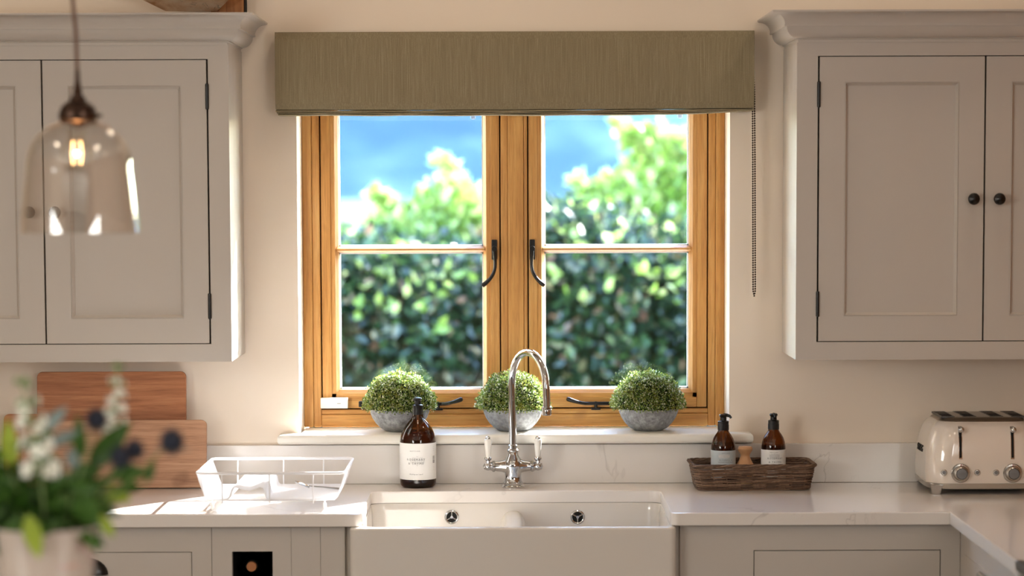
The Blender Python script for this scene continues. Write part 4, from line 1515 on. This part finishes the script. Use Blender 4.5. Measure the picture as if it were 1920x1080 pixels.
# ------------------------------------------------------------------ island with the flower vase
ISL_Z = .92
isl = root('kitchen_island', (-.9, -3.0, 0), 'kitchen island with white worktop carrying the flower vase', 'island')
part('top', MB().box(-1.75, .1, -3.45, -2.55, ISL_Z - .03, ISL_Z, .003), 'quartz', isl)
part('body', MB().box(-1.70, .05, -3.4, -2.6, .08, ISL_Z - .0305, .002), 'cabinet_paint', isl)
part('plinth', MB().box(-1.64, .0, -3.34, -2.66, 0, .0795), 'cabinet_paint', isl)
VY = -2.9
vc = at(86, 985, VY)
VX = vc.x
vr = ax(183, 985, VY) - VX
vh = az(86, 985, VY) - ISL_Z
vs = root('flower_vase', (VX, VY, ISL_Z), 'white patterned ceramic vase of flowers in the left foreground', 'vase')
part('body', MB().lathe([(vr * .60, 0), (vr * .64, .003), (vr * .66, .02), (vr * .80, vh * .5), (vr * .97, vh * .97), (vr * 1.0, vh), (vr * .97, vh), (vr * .93, vh * .95), (vr * .76, vh * .5), (vr * .62, .03)], (VX, VY, ISL_Z), 48), 'vase_ceramic', vs)
RIMZ = ISL_Z + vh

def leaf_mb(mb, p0, d, L, W, nrm=None, droop=.25, n=7):
    """curved pointed leaf from p0 along d"""
    d = Vector(d).normalized()
    p0 = Vector(p0)
    nrm = Vector(nrm) if nrm else Vector((random.uniform(-1, 1), -1, random.uniform(.1, 1)))
    side = d.cross(nrm).normalized()
    up = side.cross(d).normalized()
    o = len(mb.v)
    vs_, fs_ = [], []
    for i in range(n + 1):
        u = i / n
        w = W * (math.sin(math.pi * min(1, u ** .8)) ** .85 if 0 < u < 1 else 0.02)
        c = p0 + d * (L * u) + Vector((0, 0, -1)) * droop * L * u * u
        vs_ += [c - side * w / 2 + up * w * .16, c, c + side * w / 2 + up * w * .16]
    for i in range(n):
        a = i * 3
        fs_ += [(a, a + 1, a + 4, a + 3), (a + 1, a + 2, a + 5, a + 4)]
    mb.add(vs_, fs_)

def stem_thing(name, label, cat, group, pts, r=.0022):
    t = root(name, pts[0], label, cat, group)
    part('stem', MB().tube(pts, [r * (1 - .45 * i / (len(pts) - 1)) for i in range(len(pts))], 6), 'bud_green', t)
    return t
def curve(a, b, bow, n=8):
    a, b, bow = Vector(a), Vector(b), Vector(bow)
    return [a * (1 - t) + b * t + bow * math.sin(math.pi * t) for t in [i / n for i in range(n + 1)]]
def from_rim():
    a = random.uniform(0, 2 * math.pi)
    q = random.uniform(.1, .7)
    return Vector((VX + vr * q * math.cos(a), VY + vr * q * math.sin(a), RIMZ - .05))

def spire(px0, py0, px1, py1, y, lab, wide=1.0):
    top = at(px0, py0, y)
    low = at(px1, py1, y)
    base = Vector((VX + (low.x - VX) * .3, VY + .0, RIMZ - .06))
    pts = [base, base.lerp(low, .5) + Vector((0, 0, .01)), low, low.lerp(top, .5), top]
    t = stem_thing('white_flower_spike', lab, 'flower', 'white flower spikes in the vase', pts)
    pet, bud = MB(), MB()
    whorls = max(5, int((top - low).length / .022))
    for w in range(whorls):
        u = w / (whorls - 1)
        c = low.lerp(top, u)
        size = (1 - u * .45) * wide
        for q in range(6):
            a = q * math.pi / 3 + w * .5 + random.uniform(-.25, .25)
            out = Vector((math.cos(a), math.sin(a), random.uniform(-.15, .45)))
            f = c + out * .0125 * size + Vector((0, 0, random.uniform(-.006, .006)))
            bud.tube([c, f], [.0012, .0018], 5)
            if u < .72 or (u < .9 and q % 2):
                for k in range(5):
                    b_ = k * 2 * math.pi / 5
                    s1 = out.orthogonal().normalized()
                    s2 = out.cross(s1).normalized()
                    leaf_mb(pet, f, out * .55 + s1 * math.cos(b_) + s2 * math.sin(b_), .0105 * size, .0085 * size, out, .08, 4)
            bud.sphere(f - out * .001, (.0028 if u < .72 else .0048) * size, 7, 5)
        leaf_mb(bud, c, (math.cos(w * 2.4), math.sin(w * 2.4), .5), .016 * size, .006, None, .2, 4)
    part('petals', pet, 'petal_white', t, kind='stuff', sharp=60)
    part('buds', bud, 'bud_green', t, kind='stuff', sharp=60)
spire(42, 716, 76, 880, -2.95, 'white flower spike at the left edge of the vase bouquet', 1.45)
spire(222, 690, 214, 800, -2.82, 'tall white flower spike in front of the back chopping board')

def thistle(px, py, y, rpx, lab):
    c = at(px, py, y)
    r = 1.3 * rpx * (y - CAM.y) / F_PX
    base = from_rim()
    pts = curve(base, c, ((c.x - base.x) * .12, 0, .02))
    t = stem_thing('blue_thistle', lab, 'flower', 'blue thistles in the vase', pts, .0018)
    m = MB().sphere(c, r * .72, 14, 10, (1, 1, 1.15))
    for i in range(150):
        ph = math.acos(1 - 2 * (i + .5) / 150)
        a = i * 2.4
        d = Vector((math.sin(ph) * math.cos(a), math.sin(ph) * math.sin(a), math.cos(ph)))
        u = d.orthogonal().normalized() * r * .07
        v = d.cross(u)
        p = c + Vector((d.x, d.y, d.z * 1.15)) * r * .68
        o = [p + u, p - u * .5 + v, p - u * .5 - v, p + d * r * .42]
        m.add(o, [(0, 1, 3), (1, 2, 3), (2, 0, 3)])
    part('flower_head', m, 'thistle_blue', t, sharp=30)
    m = MB()
    for k in range(7):
        a = k * 2 * math.pi / 7 + .3
        leaf_mb(m, c + Vector((0, 0, -r * .7)), (math.cos(a), math.sin(a), .12), r * 1.9, r * .42, (0, 0, 1), .1, 5)
    part('bracts', m, 'grey_leaf', t, sharp=60)
thistle(181, 787, -2.88, 17, 'dark blue thistle head highest in the bouquet')
thistle(322, 828, -2.86, 19, 'dark blue thistle head reaching farthest right over the chopping board')
thistle(226, 858, -2.90, 17, 'dark blue thistle head in the middle of the bouquet, lower of two')
thistle(252, 843, -2.88, 15, 'dark blue thistle head in the middle of the bouquet, upper of two')

def leaf_px(pa, pb, y, wpx, mat, lab, name='leafy_stem', nrm=(0, -1, .35), droop=.0):
    """a stem carrying one large leaf from pixel pa to pixel pb, and small ones lower down"""
    a, b = at(pa[0], pa[1], y), at(pb[0], pb[1], y)
    base = from_rim()
    t = stem_thing(name, lab, 'foliage', 'leafy stems in the vase', curve(base, a, (0, 0, .015)))
    m = MB()
    leaf_mb(m, a, b - a, (b - a).length, wpx * (y - CAM.y) / F_PX, nrm, droop, 9)
    part('leaf', m, mat, t, sharp=60)
    for k in range(5):
        q = base.lerp(a, random.uniform(.45, .95))
        m = MB()
        leaf_mb(m, q, (random.uniform(-1, 1), random.uniform(-.6, .6), random.uniform(-.2, .8)), random.uniform(.04, .065), random.uniform(.018, .026), None, .3)
        part('leaf', m, 'bouquet_leaf', t, sharp=60)
leaf_px((168, 880), (246, 790), -2.85, 46, 'bouquet_leaf', 'stem with broad dark green leaf pointing up at the right thistle')
leaf_px((152, 862), (146, 776), -2.86, 26, 'bouquet_leaf', 'stem with upright narrow green leaf in the bouquet centre')
leaf_px((88, 838), (150, 806), -2.90, 24, 'grey_leaf', 'stem with grey leaf lying level above the bouquet centre')
leaf_px((82, 810), (126, 762), -2.86, 26, 'grey_leaf', 'stem with grey leaf pointing up beside the left flower spike')
leaf_px((205, 890), (282, 886), -2.85, 34, 'bouquet_leaf', 'stem with green leaf reaching right over the lower chopping board')
leaf_px((196, 920), (246, 938), -2.88, 34, 'lime_leaf', 'stem with bright leaf low on the right of the bouquet')
leaf_px((186, 965), (214, 1008), -2.92, 24, 'lime_leaf', 'stem with small leaf drooping over the right vase rim')
leaf_px((52, 965), (74, 1048), -2.98, 36, 'lime_leaf', 'stem with long leaf hanging down over the vase front', droop=.0)
leaf_px((22, 880), (14, 785), -2.86, 34, 'lime_leaf', 'stem with yellow green leaf at the left picture edge')
leaf_px((140, 880), (132, 838), -2.93, 26, 'grey_leaf', 'stem with pale bluish leaf at the bouquet centre')
leaf_px((275, 905), (290, 862), -2.86, 18, 'bouquet_leaf', 'stem with small leaf below the farthest right thistle')
leaf_px((35, 940), (-30, 900), -2.90, 36, 'bouquet_leaf', 'stem with dark leaf leaving the picture on the left')
# bushy filler greenery
for k in range(9):
    base = from_rim()
    px, py = random.uniform(-30, 225), random.uniform(850, 940)
    y = random.uniform(-2.97, -2.82)
    tip = at(px, py, y)
    lab = 'bushy dark green sprig filling the vase bouquet'
    t = stem_thing('leafy_stem', lab, 'foliage', 'filler sprigs in the vase', curve(base, tip, (0, 0, .01)))
    for j in range(11):
        q = base.lerp(tip, random.uniform(.3, 1.0))
        m = MB()
        leaf_mb(m, q, ((q.x - VX) * 6 + random.uniform(-1, 1), random.uniform(-1, 1), random.uniform(-.3, .8)), random.uniform(.045, .075), random.uniform(.020, .03), None, .35, 5)
        part('leaf', m, 'bouquet_leaf', t, sharp=60)

# ------------------------------------------------------------------ garden outside
def scatter_leaves(n, pos, size, up_bias=.3):
    """pos (n,3); one folded four-cornered leaf at each"""
    d = rng.normal(size=(n, 3))
    d[:, 2] += up_bias
    d /= np.linalg.norm(d, axis=1)[:, None]
    k = rng.normal(size=(n, 3))
    s = np.cross(d, k)
    s /= np.linalg.norm(s, axis=1)[:, None]
    nrm = np.cross(s, d)
    L = size * rng.uniform(.7, 1.3, (n, 1))
    W = L * .55
    v = np.empty((n, 4, 3))
    v[:, 0] = pos
    v[:, 1] = pos + d * L * .5 + s * W * .5 + nrm * W * .15
    v[:, 2] = pos + d * L
    v[:, 3] = pos + d * L * .5 - s * W * .5 + nrm * W * .15
    f = np.arange(n * 4).reshape(n, 4)
    faces = np.concatenate([f[:, [0, 1, 2]], f[:, [0, 2, 3]]])
    return v.reshape(-1, 3), faces
def raw_mesh(name, v, f, mat):
    me = bpy.data.meshes.new(name)
    me.from_pydata(v.tolist(), [], f.tolist())
    me.materials.append(M[mat])
    me.update()
    return me
def raw_part(name, v, f, mat, parent, kind='stuff'):
    o = bpy.data.objects.new(name, raw_mesh(name, v - np.array(ORIG[parent.name]), f, mat))
    COL.objects.link(o)
    o.parent = parent
    ORIG[o.name] = ORIG[parent.name]
    o['kind'] = kind
    return o
GZ = -.15
thing('bounce_ground', MB().box(-30, 30, .31, 5.2, GZ - .3, GZ), 'bounce_stone', kind='structure')  # unseen pale ground added to bounce neutral light up into the window
lawn = MB().box(-30, 30, 5.2, 24, GZ - .3, GZ - .01)
thing('lawn', lawn, 'lawn', kind='structure')
HY = 7.2
hd = root('garden_hedge', (0, HY, GZ), 'dense dark green hedge across the garden behind the window', 'hedge')
nx, nz = 90, 14
core_v, core_f = [], []
def hedge_top(x): return 1.36 + .10 * math.sin(x * 2.1 + .6) + .06 * math.sin(x * 5.3)
def hedge_face(x, z): return HY - .55 + .10 * math.sin(x * 3.7 + z * 2.2) + .07 * math.sin(x * 8.1 - z * 5.0) + max(0, z - .9) ** 2 * .5
m = MB()
lo = []
for i in range(61):
    x = -4.5 + 9 * i / 60
    t_ = hedge_top(x) - .12
    lp = [(x, hedge_face(x, GZ + (t_ - GZ) * j / 8) + .12, GZ + (t_ - GZ) * j / 8) for j in range(9)]
    lp += [(x, HY + .5, t_), (x, HY + .6, GZ)]
    lo.append(lp)
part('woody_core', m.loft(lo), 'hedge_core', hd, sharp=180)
n = 30000
x = rng.uniform(-4.5, 4.5, n)
tt = np.array([hedge_top(a) for a in x])
front = rng.uniform(size=n) < .72
z = np.where(front, GZ + (tt - GZ) * rng.uniform(0.05, 1, n) ** .8, tt + rng.normal(0, .05, n))
yy = np.array([hedge_face(a, b_) for a, b_ in zip(x, z)])
y = np.where(front, yy + rng.uniform(-.10, .13, n), yy + rng.uniform(0, 1.0, n))
v, f = scatter_leaves(n, np.stack([x, y, z], 1), .075)
raw_part('leaves', v, f, 'hedge_leaf', hd)
n = 1500
x = rng.uniform(-4.5, 4.5, n)
tt = np.array([hedge_top(a) for a in x])
z = tt + .06 - (.42 * rng.uniform(0, 1, n) ** 2.4)
yy = np.array([hedge_face(a, b_) for a, b_ in zip(x, z)])
y = np.where(z > tt - .08, yy + rng.uniform(-.1, .9, n), yy + rng.uniform(-.16, -.02, n))
v, f = scatter_leaves(n, np.stack([x, y, z], 1), .08)
raw_part('upper_leaves', v, f, 'bright_leaf', hd)  # pale green leaves, densest at the hedge top, fewer lower down
def bush(name, lab, blobs, n, size, mat, sprays=()):
    """blobs: (px, py, y, rx, ry, rz) ellipsoid clumps"""
    cs = [(at(b_[0], b_[1], b_[2]), b_[3:]) for b_ in blobs]
    b0 = cs[0][0]
    t = root(name, (b0.x, b0.y, GZ), lab, 'shrub')
    P = []
    wts = np.array([r_[0] * r_[2] for _, r_ in cs])
    wts = wts / wts.sum()
    for (c, r_), w in zip(cs, wts):
        k = int(n * w)
        d = rng.normal(size=(k, 3))
        d /= np.linalg.norm(d, axis=1)[:, None]
        q = rng.uniform(.35, 1, (k, 1)) ** .6
        P.append(np.array(c) + d * q * np.array(r_) * rng.uniform(.85, 1.12, (k, 1)))
    st = MB()
    for c, r_ in cs:
        st.tube([(c.x, c.y + .1, GZ), (c.x + .05, c.y, c.z - r_[2] * .5), (c.x, c.y, c.z + r_[2] * .5)], [.025, .018, .006], 6)
    for a, b_, y in sprays:
        p0, p1 = at(a[0], a[1], y), at(b_[0], b_[1], y)
        st.tube(curve(p0, p1, (0, 0, .03)), .006, 5)
        pts = np.array([p[:] for p in curve(p0, p1, (0, 0, .03), 30)])
        P.append(np.repeat(pts, 4, 0) + rng.normal(0, .022, (len(pts) * 4, 3)))
    P = np.concatenate(P)
    v, f = scatter_leaves(len(P), P, size, .5)
    raw_part('leaves', v, f, mat, t)
    part('stems', st, 'twig', t)
bush('garden_shrub', 'bright green shrub seen through the left casement', [(845, 400, 8.60, .24, .3, .20), (760, 440, 8.50, .26, .3, .16), (890, 440, 8.60, .22, .3, .2), (660, 470, 8.40, .25, .3, .12)], 3000, .085, 'bright_leaf', [((850, 380), (838, 306), 8.60), ((760, 420), (700, 370), 8.50)])
bush('garden_shrub', 'tall bright green shrub seen through the right casement', [(1210, 400, 8.60, .36, .35, .28), (1110, 430, 8.50, .26, .3, .22), (1300, 350, 8.70, .32, .35, .32), (1060, 460, 8.50, .22, .3, .16)], 4600, .085, 'bright_leaf',
     [((1230, 320), (1160, 240), 8.60), ((1200, 300), (1225, 245), 8.65), ((1290, 330), (1250, 260), 8.60), ((1100, 400), (1085, 345), 8.50), ((1240, 310), (1175, 262), 8.60)])

# distant field and wooded hills
lo = []
m = MB()
for j in range(13):
    y = 24 + 300 * (j / 12) ** 1.6
    lo.append([(x_, y, GZ - .6 + 1.6 * (j / 12) ** 2 + .5 * math.sin(x_ * .02 + j)) for x_ in np.linspace(-160, 220, 24)])
m.loft(lo, False, False, close=False)
thing('far_field', m, 'field', kind='structure')
lo = []
for j in range(25):
    y = 300 + 18 * j
    row = []
    for x_ in np.linspace(-260, 320, 90):
        h = 34 * (1 - math.exp(-j / 9)) * (1 + .18 * math.sin(x_ * .013 + 1) + .08 * math.sin(x_ * .041))
        h += (2.2 * math.sin(x_ * .35 + j * 1.7) + 1.6 * math.sin(x_ * .77 + j * 2.9)) * min(1, j / 3)
        row.append((x_, y, -1.5 + h))
    lo.append(row)
thing('far_hill', MB().loft(lo, False, False, close=False), 'wooded_hill', kind='structure', sharp=180)

# summer haze between the field and the hills
t = NT('haze')
vs_ = t.n('ShaderNodeVolumeScatter', Density=.0006, Anisotropy=0.0)
vs_.inputs['Color'].default_value = (.20, .46, 1.0, 1)
t.l(vs_.outputs[0], t.out.inputs['Volume'])
M['haze'] = t.m
hz_ = thing('summer_haze', MB().box(-250, 320, 60, 297, -6, 60), 'haze', kind='structure')
